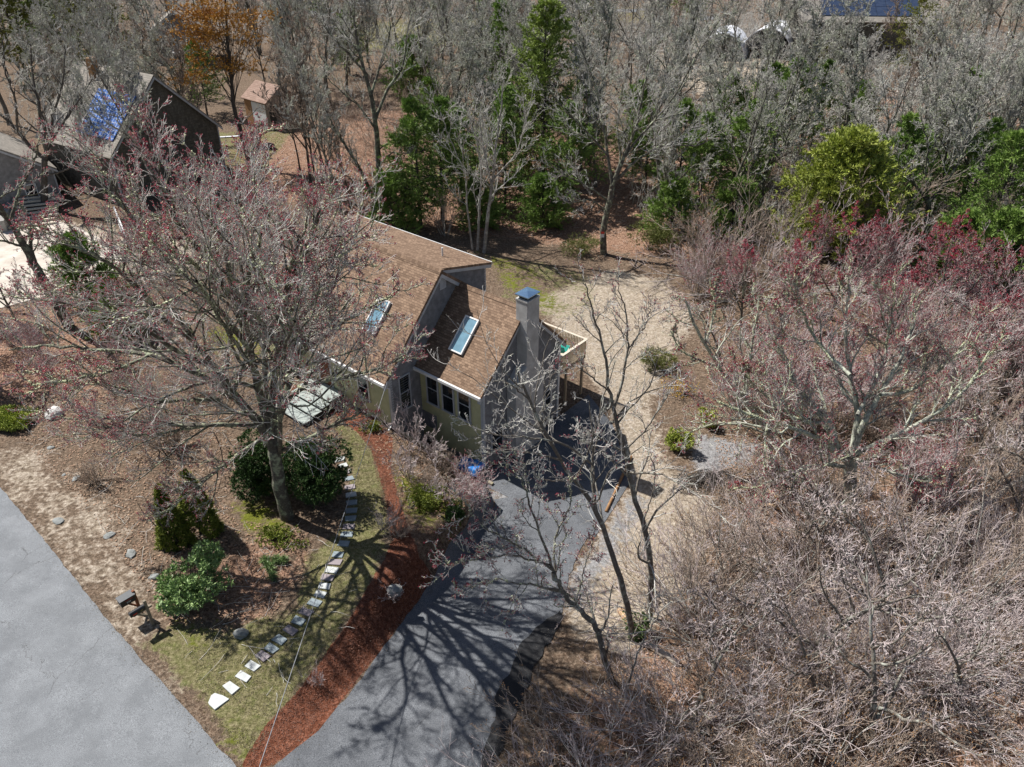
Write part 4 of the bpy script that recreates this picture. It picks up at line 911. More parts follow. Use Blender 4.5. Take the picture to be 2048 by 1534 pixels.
def hero(base_px, limbs_px, **kw):
    """limbs traced over the photo, each point (px, py, dy): dy metres in front of/behind the upright plane through the base"""
    b = at(*base_px); L = []
    for pts, r0_, r1_, tr in limbs_px:
        P = [(onY(p[0], p[1], b[1] + (p[2] if len(p) > 2 else 0)) - b) for p in pts]
        R = np.linspace(r0_, r1_, len(P)); 
        if tr == 1 or tr == 2: P[0] = P[0] - np.array([0, 0, .15])
        L.append((P, R, tr))
    return b, bare_tree_meshes(limbs=L, **kw)
def heroobj(name, base_px, limbs_px, mats, label, cat='tree', group=None, **kw):
    b, ms = hero(base_px, limbs_px, **kw)
    e = empty(name, tuple(b), 0, label=label, cat=cat, group=group); return dress(e, ms, mats)

# ------------------------------------------------------------------ the big lichened maple in the front yard
MG = dict(wood='bark_lichen', twigs='twig_grey', buds='bud_red', lichen='lichen')
heroobj('red_maple', (575, 1035), [
    ([(575, 1035), (560, 975), (548, 900), (540, 860, .2)], 0.300, 0.210, 1),
    ([(548, 900), (520, 850, -.3), (470, 790, -.8), (430, 735, -1.4), (385, 680, -2.4), (350, 620, -3.4)], 0.207, 0.045, 0),
    ([(540, 865), (520, 790, 0), (500, 700, -.8), (475, 610, -2.2), (450, 500, -3.4), (435, 400, -4.2)], 0.195, 0.045, 0),
    ([(542, 870), (545, 790, .0), (555, 700, -1.2), (570, 610, -3.0), (580, 540, -5.0), (600, 480, -6.0)], 0.171, 0.038, 0),
    ([(545, 880), (570, 800, .4), (590, 720, .6), (640, 620, .2), (690, 520, 0), (720, 440, 0)], 0.159, 0.038, 0),
    ([(540, 860), (530, 790, .8), (530, 700, 1.8), (540, 600, 2.6), (540, 480, 3.2), (530, 380, 3.8)], 0.159, 0.038, 0),
    ([(500, 700, -.8), (440, 620, -2), (380, 560, -3.2), (310, 490, -4.4), (250, 420, -5), (200, 370, -5)], 0.110, 0.033, 0),
    ([(475, 610, -2.2), (410, 520, -3.0), (350, 430, -3.6), (310, 350, -3.6), (290, 300, -3.2)], 0.098, 0.033, 0),
    ([(470, 790, -.8), (390, 745, -1.5), (300, 710, -1.2), (200, 700, -.6), (100, 690, 0), (20, 700, .4)], 0.122, 0.030, 0),
    ([(430, 735, -1.4), (350, 700, -2.4), (260, 640, -3.6), (170, 610, -4.4), (90, 600, -4.8)], 0.098, 0.030, 0),
    ([(520, 850, -.3), (430, 850, -1.4), (330, 850, -1.8), (230, 835, -1.6), (110, 840, -1.2)], 0.098, 0.027, 0),
    ([(530, 875, -.3), (480, 905, -1.2), (430, 945, -2.0), (380, 985, -2.4), (330, 1030, -2.6)], 0.073, 0.021, 0),
    ([(555, 905, .0), (610, 880, -.4), (670, 850, -1.0), (720, 825, -1.6)], 0.098, 0.027, 0),
    ([(545, 840, .2), (600, 780, -.6), (680, 755, -1.2), (750, 740, -1.6), (810, 710, -1.8)], 0.110, 0.027, 0),
    ([(555, 700, -1.2), (600, 640, -2.4), (640, 580, -3.8), (670, 520, -5.0)], 0.098, 0.027, 0),
    ([(570, 610, -3.0), (590, 540, -4.4), (620, 480, -5.6), (640, 420, -6.2)], 0.085, 0.024, 0),
    ([(590, 720, .6), (660, 660, 1.0), (730, 620, 1.4), (800, 580, 2)], 0.098, 0.027, 0),
    ([(450, 500, -3.4), (480, 420, -3), (500, 340, -2.6), (510, 280, -2)], 0.085, 0.027, 0),
    ([(385, 680, -2.4), (330, 640, -4), (260, 560, -5.2), (190, 510, -6), (120, 480, -6)], 0.085, 0.027, 0),
    ([(440, 800, -1), (380, 800, -2), (300, 800, -2.6), (220, 770, -2.6), (120, 760, -2.2)], 0.073, 0.024, 0),
    ([(475, 610, -2.2), (430, 560, -4.0), (380, 520, -5.6), (340, 500, -7.0)], 0.085, 0.024, 0),
    ([(555, 700, -1.2), (560, 660, -3.4), (570, 640, -5.4), (590, 640, -7.0)], 0.085, 0.024, 0),
    ([(530, 700, 1.8), (470, 600, 2.6), (410, 500, 3.2), (370, 420, 3.6)], 0.098, 0.027, 0),
    ([(560, 905, 0), (560, 840, -2.0), (560, 760, -4.6), (570, 690, -7.0), (590, 640, -8.6)], .10, .03, 0),
    ([(545, 790, 0), (480, 700, -3.0), (430, 620, -5.6), (390, 560, -7.8)], .09, .03, 0),
    ([(500, 700, -.8), (490, 620, -3.4), (500, 540, -5.8), (520, 470, -7.6)], .09, .03, 0),
    ([(430, 850, -1.4), (360, 860, -3.0), (280, 870, -4.2), (190, 850, -4.4)], .06, .02, 0),
    ([(300, 710, -1.2), (230, 740, -2.4), (140, 760, -3), (60, 770, -3)], .06, .02, 0),
], MG, 'huge lichen-covered maple with red buds rising between the dark yews in the front yard', seed=11, counts=(13, 9, 6, 3), lens=(0, .42, .45, .5, .55), spread=38, gnarl=.12, twig_r=.0064, buds=True, nbud=2, budp=.75, lichen=42000, bud_size=.0145, minlen=4.6)

# the left edge: leaning dark trunk and the twin-limbed tree in front of the neighbour's house
heroobj('red_maple', (140, 655), [
    ([(140, 655), (105, 590), (75, 540), (50, 495), (20, 445), (-20, 390)], .33, .12, 1),
    ([(75, 540), (62, 500, .3), (60, 455, .8), (40, 400, 1.5)], .16, .05, 0),
    ([(20, 445), (-10, 400, -.6), (-60, 350, -1), (-90, 300, -1)], .13, .04, 0), ([(20, 445), (40, 380, 1), (70, 320, 2), (80, 270, 2)], .10, .03, 0),
    ([(50, 495), (0, 480, -1), (-60, 470, -1.5)], .08, .03, 0)],
    MG, 'leaning dark-trunked tree with red buds beside the pale driveway at the left edge', seed=12, counts=(11, 8, 5, 2), lens=(0, .42, .42, .42, .5), buds=True, nbud=1, lichen=2500, minlen=4)
MD = dict(wood='bark_dark', twigs='twig_grey')
MO = dict(wood='bark_grey', twigs='twig_grey')
ML = dict(wood='bark_lichen', twigs='twig_pale', lichen='lichen')
heroobj('bare_oak', (88, 420), [
    ([(88, 420), (88, 380), (88, 345), (90, 318)], .28, .22, 1),
    ([(90, 318), (60, 292), (35, 262), (5, 232), (-30, 200)], .17, .05, 0), ([(90, 320), (92, 270), (78, 210), (66, 150, 1), (60, 90, 1)], .16, .04, 0),
    ([(90, 318), (104, 280, .5), (106, 230, .8), (125, 170, 1), (130, 90, 2)], .15, .04, 0), ([(104, 280), (130, 240, .5), (165, 190, 1), (200, 130, 1.5)], .10, .03, 0),
    ([(35, 262), (30, 200, -1), (10, 140, -1), (5, 80, 0)], .10, .03, 0), ([(92, 350), (130, 340, -.5), (170, 310, -.8), (215, 270, -1)], .09, .03, 0)],
    MD, 'tall forked bare tree with thick dark limbs before the solar-panelled roofs', seed=13, counts=(11, 8, 5, 2), lens=(0, .42, .42, .42, .5), minlen=5)
heroobj('bare_oak', (752, 440), [
    ([(750, 440), (752, 400), (758, 350), (755, 300), (752, 250), (742, 190)], .30, .17, 1),
    ([(748, 405), (735, 370), (715, 330), (690, 290), (672, 262), (655, 225)], .18, .06, 0),
    ([(742, 190), (725, 130), (712, 70), (705, 10), (700, -40)], .16, .04, 0), ([(752, 235), (775, 180, .6), (805, 130, 1), (815, 60, 1.5), (830, 0, 2)], .13, .03, 0),
    ([(758, 330), (785, 305, -.4), (800, 310, -.6), (830, 300, -.8)], .07, .025, 0), ([(742, 190), (760, 130, .8), (780, 60, 1), (770, 0, 1)], .11, .03, 0),
    ([(752, 260), (720, 215, -.6), (690, 190, -.8), (650, 150, -1)], .09, .03, 0), ([(735, 150), (690, 100, -.8), (655, 60, -1), (640, 10, 0)], .09, .03, 0),
    ([(756, 300), (800, 270, .8), (850, 250, 1), (900, 235, 1)], .06, .02, 0)],
    ML, 'tall bare tree forking low with a leaning left stem, left of the dark pines', seed=14, counts=(11, 9, 5, 2), lens=(0, .42, .42, .42, .5), minlen=5.5, lichen=3000)
heroobj('bare_oak', (1210, 508), [
    ([(1208, 508), (1206, 470), (1212, 430), (1222, 390), (1225, 370)], .27, .2, 1),
    ([(1225, 372), (1215, 310, .4), (1205, 240, .8), (1190, 170, 1), (1160, 90, 1.5)], .13, .035, 0),
    ([(1225, 372), (1250, 310), (1275, 240, .6), (1290, 160, 1), (1310, 70, 1.5)], .15, .035, 0),
    ([(1228, 365), (1275, 320, -.3), (1330, 290, -.5), (1395, 290, -.8), (1450, 260, -1)], .12, .03, 0),
    ([(1250, 310), (1300, 250, .6), (1350, 190, 1), (1400, 100, 1.5), (1440, 40, 2)], .10, .03, 0),
    ([(1215, 310), (1170, 260), (1130, 220, -.5), (1090, 170, -.8)], .09, .03, 0), ([(1214, 400), (1170, 370, -.5), (1130, 350, -.8), (1090, 320, -1)], .08, .025, 0),
    ([(1212, 420), (1180, 400, -1), (1150, 405, -1.4), (1120, 400, -1.5)], .06, .02, 0), ([(1225, 365), (1240, 320, 1.2), (1235, 250, 2), (1245, 170, 3)], .11, .03, 0)],
    ML, 'wide-crowned bare tree with a small red and white sign on its trunk', seed=15, counts=(12, 9, 5, 2), lens=(0, .42, .42, .42, .5), minlen=5, lichen=3000)
sg = empty('tree_sign', tuple(onY(1205, 468, at(1210, 508)[1] - .32)), 0, label='small red and white square sign nailed to a tree trunk behind the yard', cat='sign')
MB().box(-.14, .14, -.01, .01, -.28, .0).build('panel', 'white_paint', sg); MB().box(-.14, .14, -.012, .01, .001, .16).build('band', 'red_plastic', sg)
heroobj('bare_birch', (965, 505), [
    ([(968, 505), (975, 440), (985, 360), (990, 300), (1000, 230), (1005, 170)], .15, .04, 0), ([(955, 500), (958, 430, .2), (962, 350, .3), (955, 290, .3), (935, 220, .5)], .11, .03, 0),
    ([(945, 498), (935, 420, -.2), (930, 350, -.3), (900, 280, -.4), (880, 220, -.4)], .08, .02, 0), ([(985, 360), (1030, 310, .2), (1050, 250, .3), (1065, 190, .5)], .08, .025, 0),
    ([(985, 380), (970, 310, -.5), (960, 240, -.6), (970, 180, -.5)], .08, .025, 0)],
    dict(wood='bark_pale', twigs='twig_grey'), 'pale-barked slender bare tree with several stems behind the rear roof corner', seed=16, counts=(12, 8, 5, 2), lens=(0, .36, .45, .45, .5), minlen=5, spread=34)
heroobj('pine_snag', (500, 330), [([(500, 330), (482, 265), (468, 215), (462, 150), (455, 80), (450, -10)], .24, .08, 2), ([(470, 225), (440, 250, -.5), (410, 270, -.8)], .04, .015, 0), ([(474, 240), (500, 250, .3), (540, 240, .6)], .04, .015, 0)],
    dict(wood='bark_dark', twigs='twig_brown'), 'leaning blackish pine trunk with dead rust-orange foliage left of the brown shed', seed=17, counts=(5, 4, 3, 2), lens=(0, .2, .4, .4, .5), spread=60, minlen=1)
snag = [o for o in COL.objects if o.name.startswith('pine_snag')][-1]
rgx = np.random.default_rng(5); bs_ = at(500, 330)
P_, T__ = [], []
for k in range(26):
    c = onY(rgx.uniform(365, 525), rgx.uniform(0, 165), bs_[1] + rgx.uniform(-1.6, 1.6)) - bs_
    q = c + rgx.normal(0, 1, (90, 3)) * (.85, .8, .28); P_.append(q)
P_ = np.concatenate(P_); a_ = Acc(); a_.add(*blades(P_, unit(rgx.normal(0, 1, P_.shape) + (0, 0, .5)), 9, .24, .06, .6, rgx)); link('foliage', a_.mesh('foliage'), 'pine_rust', snag)
tk = Acc(); k_ = rgx.integers(0, len(P_), 70); u0_ = rgx.uniform(0, 1, 70)[:, None]; tr0 = (onY(468, 215, bs_[1]) - bs_)[None] * (1 - u0_) + (onY(455, 60, bs_[1]) - bs_)[None] * u0_
pp_, rr_ = grow(tr0, unit(P_[k_] - tr0), np.linalg.norm(P_[k_] - tr0, axis=1), np.full(70, .035), np.full(70, .01), 6, .08, 0, rgx); tk.add(*tubes(pp_, rr_, 4)); link('branches', tk.mesh('branches'), 'bark_dark', snag)

# the leaning trees beside the driveway
MR = dict(wood='bark_grey', twigs='twig_grey', buds='bud_red', lichen='lichen')
heroobj('bare_oak', (1268, 1280), [
    ([(1268, 1280), (1252, 1200), (1225, 1110), (1190, 1020), (1150, 960), (1120, 920), (1060, 800), (1035, 745)], 0.119, 0.030, 2),
    ([(1190, 1020), (1188, 960, .3), (1186, 900, .5), (1192, 830, .6)], 0.054, 0.018, 0), ([(1186, 930, .4), (1130, 890), (1060, 875, -.4), (1000, 870, -.8), (960, 860, -1)], 0.042, 0.011, 0),
    ([(1120, 920), (1060, 905, -.5), (1000, 900, -.8), (960, 915, -1)], 0.036, 0.011, 0), ([(1060, 800), (1020, 770, -.3), (990, 760, -.3)], 0.030, 0.009, 0),
    ([(1120, 920), (1085, 850, .5), (1090, 790, .8), (1110, 740, 1)], 0.036, 0.011, 0), ([(1150, 960), (1090, 960, -.8), (1040, 930, -1.2)], 0.030, 0.009, 0)],
    dict(wood='bark_grey', twigs='twig_grey'), 'bare leaning tree whose pale twigs overhang the shaded garage apron', seed=21, counts=(8, 6, 4, 3), lens=(0, .42, .45, .45, .5), minlen=2.6, twig_r=.0068, spread=48, gnarl=.14)
heroobj('bare_oak', (1300, 1235), [
    ([(1300, 1235), (1302, 1150), (1295, 1080), (1270, 1000), (1248, 900), (1232, 830), (1215, 780)], 0.126, 0.054, 2),
    ([(1215, 780), (1212, 720), (1195, 660), (1180, 600), (1165, 560)], 0.054, 0.012, 0), ([(1228, 815), (1245, 760, .3), (1255, 690, .4), (1250, 620, .6), (1230, 560, .8)], 0.054, 0.012, 0),
    ([(1250, 900), (1290, 860, .2), (1330, 800, .3), (1345, 760, .4)], 0.036, 0.012, 0), ([(1255, 700, .4), (1290, 650, .6), (1300, 600, .8)], 0.030, 0.012, 0),
    ([(1262, 960), (1200, 900, -.5), (1160, 880, -.8)], 0.030, 0.009, 0), ([(1285, 1050), (1310, 960, .6), (1300, 900, .8)], 0.030, 0.012, 0), ([(1215, 780), (1165, 740, -.4), (1120, 720, -.8)], 0.030, 0.009, 0)],
    dict(wood='bark_grey', twigs='twig_grey', buds='bud_red'), 'taller bare tree right of the driveway with upright branches over the sandy yard', seed=22, counts=(8, 6, 4, 3), lens=(0, .42, .45, .45, .5), minlen=2.6, twig_r=.0065, spread=36, buds=True, nbud=1, budp=.25, bud_size=.015, gnarl=.15)
heroobj('red_maple', (1228, 1362), [
    ([(1228, 1362), (1210, 1320), (1195, 1260), (1160, 1220), (1130, 1190), (1105, 1140)], 0.119, 0.060, 2),
    ([(1112, 1155), (1085, 1080), (1060, 1010, .3), (1040, 960, .5), (1000, 920, .8)], 0.048, 0.012, 0), ([(1105, 1140), (1050, 1100, -.4), (980, 1060, -.6), (930, 1010, -.6)], 0.042, 0.011, 0),
    ([(1120, 1180), (1060, 1170, -.8), (990, 1160, -1), (920, 1180, -1.2)], 0.036, 0.009, 0), ([(1110, 1150), (1110, 1080, .6), (1140, 1010, 1), (1140, 950, 1.2)], 0.042, 0.011, 0),
    ([(1100, 1130), (1020, 1110, -1), (950, 1120, -1.6), (890, 1130, -2)], 0.036, 0.009, 0), ([(1150, 1215), (1170, 1130, .5), (1190, 1070, .8)], 0.030, 0.009, 0)],
    MR, 'red-budded tree leaning far over the lower driveway from the right', seed=23, counts=(9, 7, 5, 3), lens=(0, .40, .45, .45, .5), minlen=2.6, twig_r=.0062, spread=42, buds=True, nbud=1, budp=.5, bud_size=.016, lichen=1500)
heroobj('dead_sapling', (1250, 1395), [([(1250, 1395), (1262, 1350), (1278, 1300), (1295, 1262), (1330, 1215), (1345, 1200)], 0.042, 0.012, 2), ([(1295, 1262), (1240, 1268, -.3), (1195, 1265, -.4)], 0.018, 0.007, 0), ([(1300, 1240), (1300, 1215, .3), (1320, 1190, .4), (1375, 1200, .6)], 0.024, 0.007, 0)],
    dict(wood='bark_pale', twigs='twig_pale'), 'crooked whitish dead sapling standing beside the leaning driveway trees', seed=24, counts=(4, 3, 2), lens=(0, .3, .4, .4), minlen=1, spread=50, gnarl=.22, merge=True)

# big right-hand maples
heroobj('red_maple', (1700, 1045), [
    ([(1700, 1045), (1703, 1000), (1700, 950), (1706, 905)], .33, .26, 1),
    ([(1700, 930), (1672, 890, .1), (1660, 845, .5), (1600, 780, 1), (1560, 700, 1.5), (1530, 620, 2)], .18, .04, 0), ([(1706, 905), (1725, 850, .2), (1760, 790, .6), (1800, 720, 1), (1830, 640, 1.6)], .18, .04, 0),
    ([(1704, 905), (1715, 830, .8), (1700, 750, 1.6), (1690, 660, 2.2), (1700, 570, 3)], .16, .04, 0), ([(1706, 910), (1770, 880, -.4), (1850, 840, -.6), (1930, 780, -.4), (1980, 700, .2)], .13, .03, 0),
    ([(1700, 930), (1640, 880, -.8), (1570, 850, -1.2), (1500, 830, -1.4), (1430, 800, -1.2)], .12, .03, 0), ([(1706, 915), (1740, 930, -1.2), (1800, 950, -2), (1860, 960, -2.4)], .09, .02, 0),
    ([(1700, 935), (1640, 930, -1.4), (1570, 950, -2), (1500, 980, -2.4)], .10, .02, 0), ([(1660, 845), (1600, 840, 0), (1530, 790, .4), (1470, 730, .8)], .08, .02, 0),
    ([(1760, 790), (1820, 780, .8), (1900, 720, 1.2), (1960, 640, 2)], .09, .02, 0), ([(1700, 750), (1640, 690, 1.6), (1600, 610, 2.4), (1590, 540, 3)], .08, .02, 0), ([(1715, 830), (1760, 740, 1.8), (1780, 650, 2.4), (1790, 560, 3.2)], .08, .02, 0)],
    dict(wood='bark_silver', twigs='twig_grey', buds='bud_red', lichen='lichen'), 'very wide lichened maple with red buds spreading low over the woodland right of the yard', seed=31, counts=(14, 10, 7, 3), lens=(0, .42, .44, .48, .5), spread=42, gnarl=.13, twig_r=.0066, minlen=4.6, buds=True, nbud=2, budp=.8, lichen=46000, bud_size=.016)
heroobj('red_maple', (1580, 925), [
    ([(1580, 925), (1540, 870), (1490, 800), (1440, 735), (1400, 670), (1370, 600)], .15, .05, 2), ([(1490, 800), (1500, 720, .4), (1510, 650, .6), (1520, 590, 1)], .09, .025, 0),
    ([(1440, 735), (1400, 720, -.5), (1360, 700, -.8), (1340, 660, -.8)], .06, .02, 0), ([(1410, 690), (1430, 620, .6), (1420, 560, .8)], .06, .02, 0), ([(1540, 870), (1480, 850, -.6), (1420, 850, -1), (1370, 870, -1.4)], .06, .02, 0)],
    dict(wood='bark_silver', twigs='twig_grey', buds='bud_red', lichen='lichen'), 'left-leaning lichen-crusted tree at the right edge of the sandy yard', seed=32, counts=(8, 7, 5, 3), lens=(0, .40, .42, .42, .5), minlen=3, buds=True, nbud=1, lichen=6000, spread=48, bud_size=.024)
heroobj('bare_oak', (1850, 500), [
    ([(1850, 500), (1852, 460), (1855, 430), (1858, 405)], .25, .2, 1), ([(1858, 408), (1830, 370), (1790, 335), (1750, 320), (1700, 300)], .11, .03, 0), ([(1858, 405), (1850, 350, .5), (1855, 290, .6), (1840, 230, 1)], .11, .03, 0),
    ([(1858, 405), (1895, 360), (1925, 310, .3), (1950, 250, .6), (1990, 190, 1)], .14, .03, 0), ([(1895, 360), (1950, 330, .5), (2000, 280, .8)], .08, .02, 0), ([(1855, 420), (1810, 430, -.6), (1780, 450, -.8)], .05, .02, 0), ([(1925, 310), (1920, 250, .8), (1900, 190, 1.2)], .08, .03, 0)],
    ML, 'pale-trunked bare tree with open ascending limbs right of the bright olive cedar', seed=33, counts=(11, 9, 5, 2), lens=(0, .42, .42, .42, .5), minlen=4.5, lichen=2500)

# ------------------------------------------------------------------ evergreens
MP = lambda c: dict(wood='bark_dark', foliage=c)
def ever(name, ms, px, c, label, cat='pine tree', rz=0, s=1, **k):
    e = empty(name, tuple(at(*px)), rz, label=label, cat=cat, **k); e.scale = (s, s, s); return dress(e, ms, MP(c))
PN = [pine_meshes(41, 9.6, 3.3, .20, 15, 7, .8, tuft=(11, .27, .055), sub=9, irregular=.5, fill=.8), pine_meshes(42, 8.8, 3.0, .22, 14, 7, .7, tuft=(11, .27, .055), sub=9, irregular=.5, fill=.8), pine_meshes(43, 12, 2.8, .10, 20, 7, .55, tuft=(11, .27, .055), sub=9, irregular=.5, fill=.8), pine_meshes(44, 5, 2.8, .04, 14, 8, .6, tuft=(11, .26, .055), sub=9)]
PR = []
for i, ms in enumerate(PN): PR.append(ms)
def pine(i, px, s, mat, lab, rz=0, sz=None, gr=None, nm='white_pine'):
    e = empty(nm, tuple(at(*px)), rz, label=lab, cat='pine tree', group=gr); e.scale = (s, s, sz or s)
    o1 = link('trunk', PR[i]['wood'], 'bark_dark', e)
    me = PR[i]['foliage']
    o2 = bpy.data.objects.new('foliage', me); COL.objects.link(o2); o2.parent = e
    if len(me.materials) == 0: me.materials.append(M['pine_green'])
    o2.material_slots[0].link = 'OBJECT'; o2.material_slots[0].material = M[mat]
    return e
pine(0, (842, 452), 1.06, 'pine_green', 'dense dark green pine directly behind the rear roof, left of a twin', .3)
pine(1, (884, 440), 1.12, 'pine_green', 'dark green pine with a clear trunk, right twin of the pair behind the rear roof', 1.2)
pine(3, (800, 462), .95, 'pine_green', 'low bright green young pine hugging the back edge of the rear roof', 2)
pine(3, (830, 190), 1.3, 'pine_green', 'small round dark pine standing between bare trunks far behind the house', 4)
pine(2, (1085, 365), 1.30, 'pine_yellow', 'tall yellowish-green pine column behind the pale birch', .5)
pine(2, (1010, 420), .86, 'pine_green', 'slim green pine partly hidden by the pale-barked bare tree', 2.5)
pine(0, (1130, 420), .95, 'pine_green', 'dark pine in the shade just left of the tree with the sign', 3.1)
pine(3, (1085, 455), .85, 'pine_green', 'low dark pine bush in the deep shade behind the mossy lawn', 1)
pine(0, (1010, 340), 1.0, 'pine_green', 'green pine behind the pale birch and below the distant grey roof', 5)
pine(0, (1480, 420), .95, 'pine_green', 'dark green pine in the thicket left of the bright olive cedar', 5.1)
pine(1, (1560, 330), 1.1, 'pine_green', 'dark pine rising behind the bright olive cedar on its left', 2.2)
pine(0, (1350, 400), .9, 'pine_green', 'dark pine among bare trunks right of the tree with the sign', 1.9)
pine(0, (1760, 470), 1.0, 'pine_green', 'dark green pine immediately right of the bright olive cedar', .9)
pine(1, (1960, 520), 1.1, 'pine_green', 'dark green pine near the right edge above the red-budded thicket', 4.4)
pine(3, (1900, 560), 1.0, 'pine_green', 'low green pine above the red-budded thicket at the right', .4)
pine(0, (2030, 400), 1.0, 'pine_green', 'dark green pine at the right edge behind leaning bare trunks', 2.9)
pine(1, (1290, 385), .85, 'pine_green', 'green pine just right of the tree with the sign, behind bare limbs', 4)
pine(0, (1440, 350), .95, 'pine_green', 'green pine in the middle of the tangled wood right of centre', 2)
pine(1, (1850, 400), 1.0, 'pine_green', 'green pine behind the open-limbed pale tree on the right', 5)
pine(1, (925, 400), .9, 'pine_green', 'slender green pine between the twin dark pines and the pale birch', 5)
pine(3, (960, 455), .8, 'pine_green', 'low young pine at the foot of the pale birch', 1)
pine(3, (185, 600), .85, 'pine_green', 'low spreading green pine beside the neighbour\'s pale driveway', 1.4)
pine(3, (250, 665), .7, 'pine_green', 'low green pine under the left side of the big maple', 3.3)
pine(0, (215, 190), 1.55, 'pine_olive', 'tall shaggy olive pine behind the neighbour\'s solar roof', 1.7)
pine(0, (60, 170), 1.6, 'pine_olive', 'large olive-green pine in the top left corner', 3.7)
pine(1, (130, 150), 1.7, 'pine_green', 'tall dark pine between the two olive pines at the top left', .2)
pine(0, (415, 230), .8, 'pine_green', 'dark small pine behind the neighbour\'s gable next to the shed', 2.6)
pine(0, (1740, 210), .001, 'pine_green', '') if False else None
pine(1, (1265, 330), 0.9, 'pine_green', 'narrow green pine high behind the tree with the sign', 0)
pine(0, (1395, 420), 0.85, 'pine_green', 'green pine at the back corner of the yard among bare trunks', 1)
pine(1, (1520, 300), 0.95, 'pine_green', 'distant green pine left of the olive cedar, partly veiled by twigs', 2)
pine(0, (1620, 300), 0.9, 'pine_green', 'green pine directly behind the top of the olive cedar', 3)
pine(1, (1700, 330), 0.9, 'pine_green', 'green pine behind the right shoulder of the olive cedar', 4)
pine(0, (1920, 470), 0.95, 'pine_green', 'dark green pine between the open-limbed pale tree and the right edge', 5)
pine(3, (1980, 560), 1.0, 'pine_green', 'low green pine at the right edge just above the red canopy', 6)
pine(1, (1060, 300), 0.95, 'pine_green', 'dark green pine left of the tall yellowish pine', 7)
pine(0, (1160, 350), 0.85, 'pine_green', 'green pine right of the tall yellowish pine', 8)
pine(3, (1340, 470), 0.9, 'pine_green', 'low green pine at the wood edge behind the sandy yard', 9)
pine(1, (870, 300), 0.8, 'pine_green', 'green pine rising behind the twin dark pines', 10)
pine(3, (1460, 470), 0.9, 'pine_green', 'low green pine left of the olive cedar at the wood edge', 11)
pine(0, (1900, 330), 0.95, 'pine_green', 'distant green pine near the right edge among grey trees', 12)
pine(1, (700, 150), 0.9, 'pine_green', 'lone green pine in the bare wood right of the shed', 13)
PP = pine_meshes(46, 10.5, 4.6, .30, 9, 5, .45, tuft=(16, .22, .06), sub=6, up=.5, tr=.2, irregular=.4)
ever('pitch_pine', PP, (1808, 178), 'pine_olive', 'open-crowned olive pitch pine in front of the far shingled house', rz=.6)
ever('pitch_pine', pine_meshes(47, 7, 2.3, .2, 9, 6, .6, tuft=(12, .2, .05)), (1640, 175), 'pine_olive', 'smaller olive pine against the dark wall of the far shingled house')
# bright olive cedar
cs = pine_meshes(48, 8.6, 4.8, .02, 26, 13, .6, tuft=(12, .34, .075), sub=9, up=.6, tr=.16, irregular=.4, fill=1)
e = empty('cedar_tree', tuple(at(1655, 500)), 0, label='big feathery bright olive-green cedar at the edge of the right-hand woodland', cat='cedar tree'); link('trunk', cs['wood'], 'bark_dark', e); link('foliage', cs['foliage'], 'cedar_green', e)
def shrub(px, ms, mat, label, name='evergreen_shrub', cat='shrub', rz=0, s=1, wood='bark_dark', **k):
    e = empty(name, tuple(at(*px)), rz, label=label, cat=cat, **k); e.scale = (s, s, s); link('stems', ms['wood'], wood, e); link('foliage', ms['foliage'], mat, e); return e
shrub((515, 985), shrub_meshes(51, 1.5, 1.4, 2.9, 3600, (9, .13, .04), lobes=9), 'yew_green', 'dark yew bush on the left side of the big maple trunk', 'yew_bush')
shrub((628, 1000), shrub_meshes(52, 1.75, 1.6, 3.4, 5200, (9, .13, .04), lobes=10), 'yew_green', 'larger dark yew bush on the right side of the big maple trunk', 'yew_bush')
shrub((352, 1085), shrub_meshes(53, .75, .75, 3.0, 1900, (9, .14, .04), cone=.8), 'arbor_green', 'pointed olive arborvitae, left one of the two above the rhododendron', 'arborvitae')
shrub((405, 1065), shrub_meshes(54, .9, .9, 3.3, 2300, (9, .14, .04), cone=.7), 'arbor_green', 'broader olive arborvitae, right one of the two above the rhododendron', 'arborvitae')
shrub((398, 1195), shrub_meshes(55, 1.5, 1.4, 1.9, 1300, (8, .17, .065), 1.0, quad=True, lobes=9), 'rhodo_green', 'glossy broad-leaved rhododendron beside the mailboxes', 'rhododendron')
shrub((25, 845), shrub_meshes(56, 1.9, 1.2, .6, 2600, (8, .14, .04)), 'cedar_green', 'low spreading green juniper at the left edge by the pale boulder', 'juniper')
shrub((1355, 900), shrub_meshes(57, .7, .7, 1.3, 700, (9, .14, .045)), 'cedar_green', 'small yellow-green conifer bush beside the gravel patch in the sandy yard', 'conifer_bush')
shrub((1415, 850), shrub_meshes(58, .6, .6, 1.0, 500, (9, .14, .045)), 'cedar_green', 'small green conifer bush behind the gravel patch', 'conifer_bush')
shrub((1310, 735), shrub_meshes(59, 1.3, 1.0, 1.3, 500, (9, .25, .02)), 'spray_green', 'wispy olive broom shrub in the sandy yard beside the woodland', 'broom_bush')
shrub((1365, 790), shrub_meshes(60, 1.3, .7, 1.0, 260, (5, .07, .04)), 'forsythia', 'thin forsythia shrub dotted with yellow flowers at the yard edge', 'forsythia_bush', wood='bark_grey')
shrub((860, 1010), shrub_meshes(61, .9, .7, .7, 700, (7, .12, .04)), 'arbor_green', 'low mossy green shrub on the bank above the driveway', 'low_bush')
shrub((905, 1040), shrub_meshes(62, .6, .6, .8, 500, (7, .12, .04)), 'yew_green', 'small dark green shrub at the driveway edge of the bank', 'low_bush')
shrub((745, 858), shrub_meshes(63, .8, .5, .35, 240, (9, .14, .03)), 'arbor_green', 'ground-hugging green shrub in the mulch under the front windows', 'low_bush')
shrub((1275, 1270), shrub_meshes(64, .55, .5, 1.0, 160, (8, .14, .05), quad=True), 'rhodo_green', 'small leafy green shrub at the foot of the driveway trunks', 'low_bush')
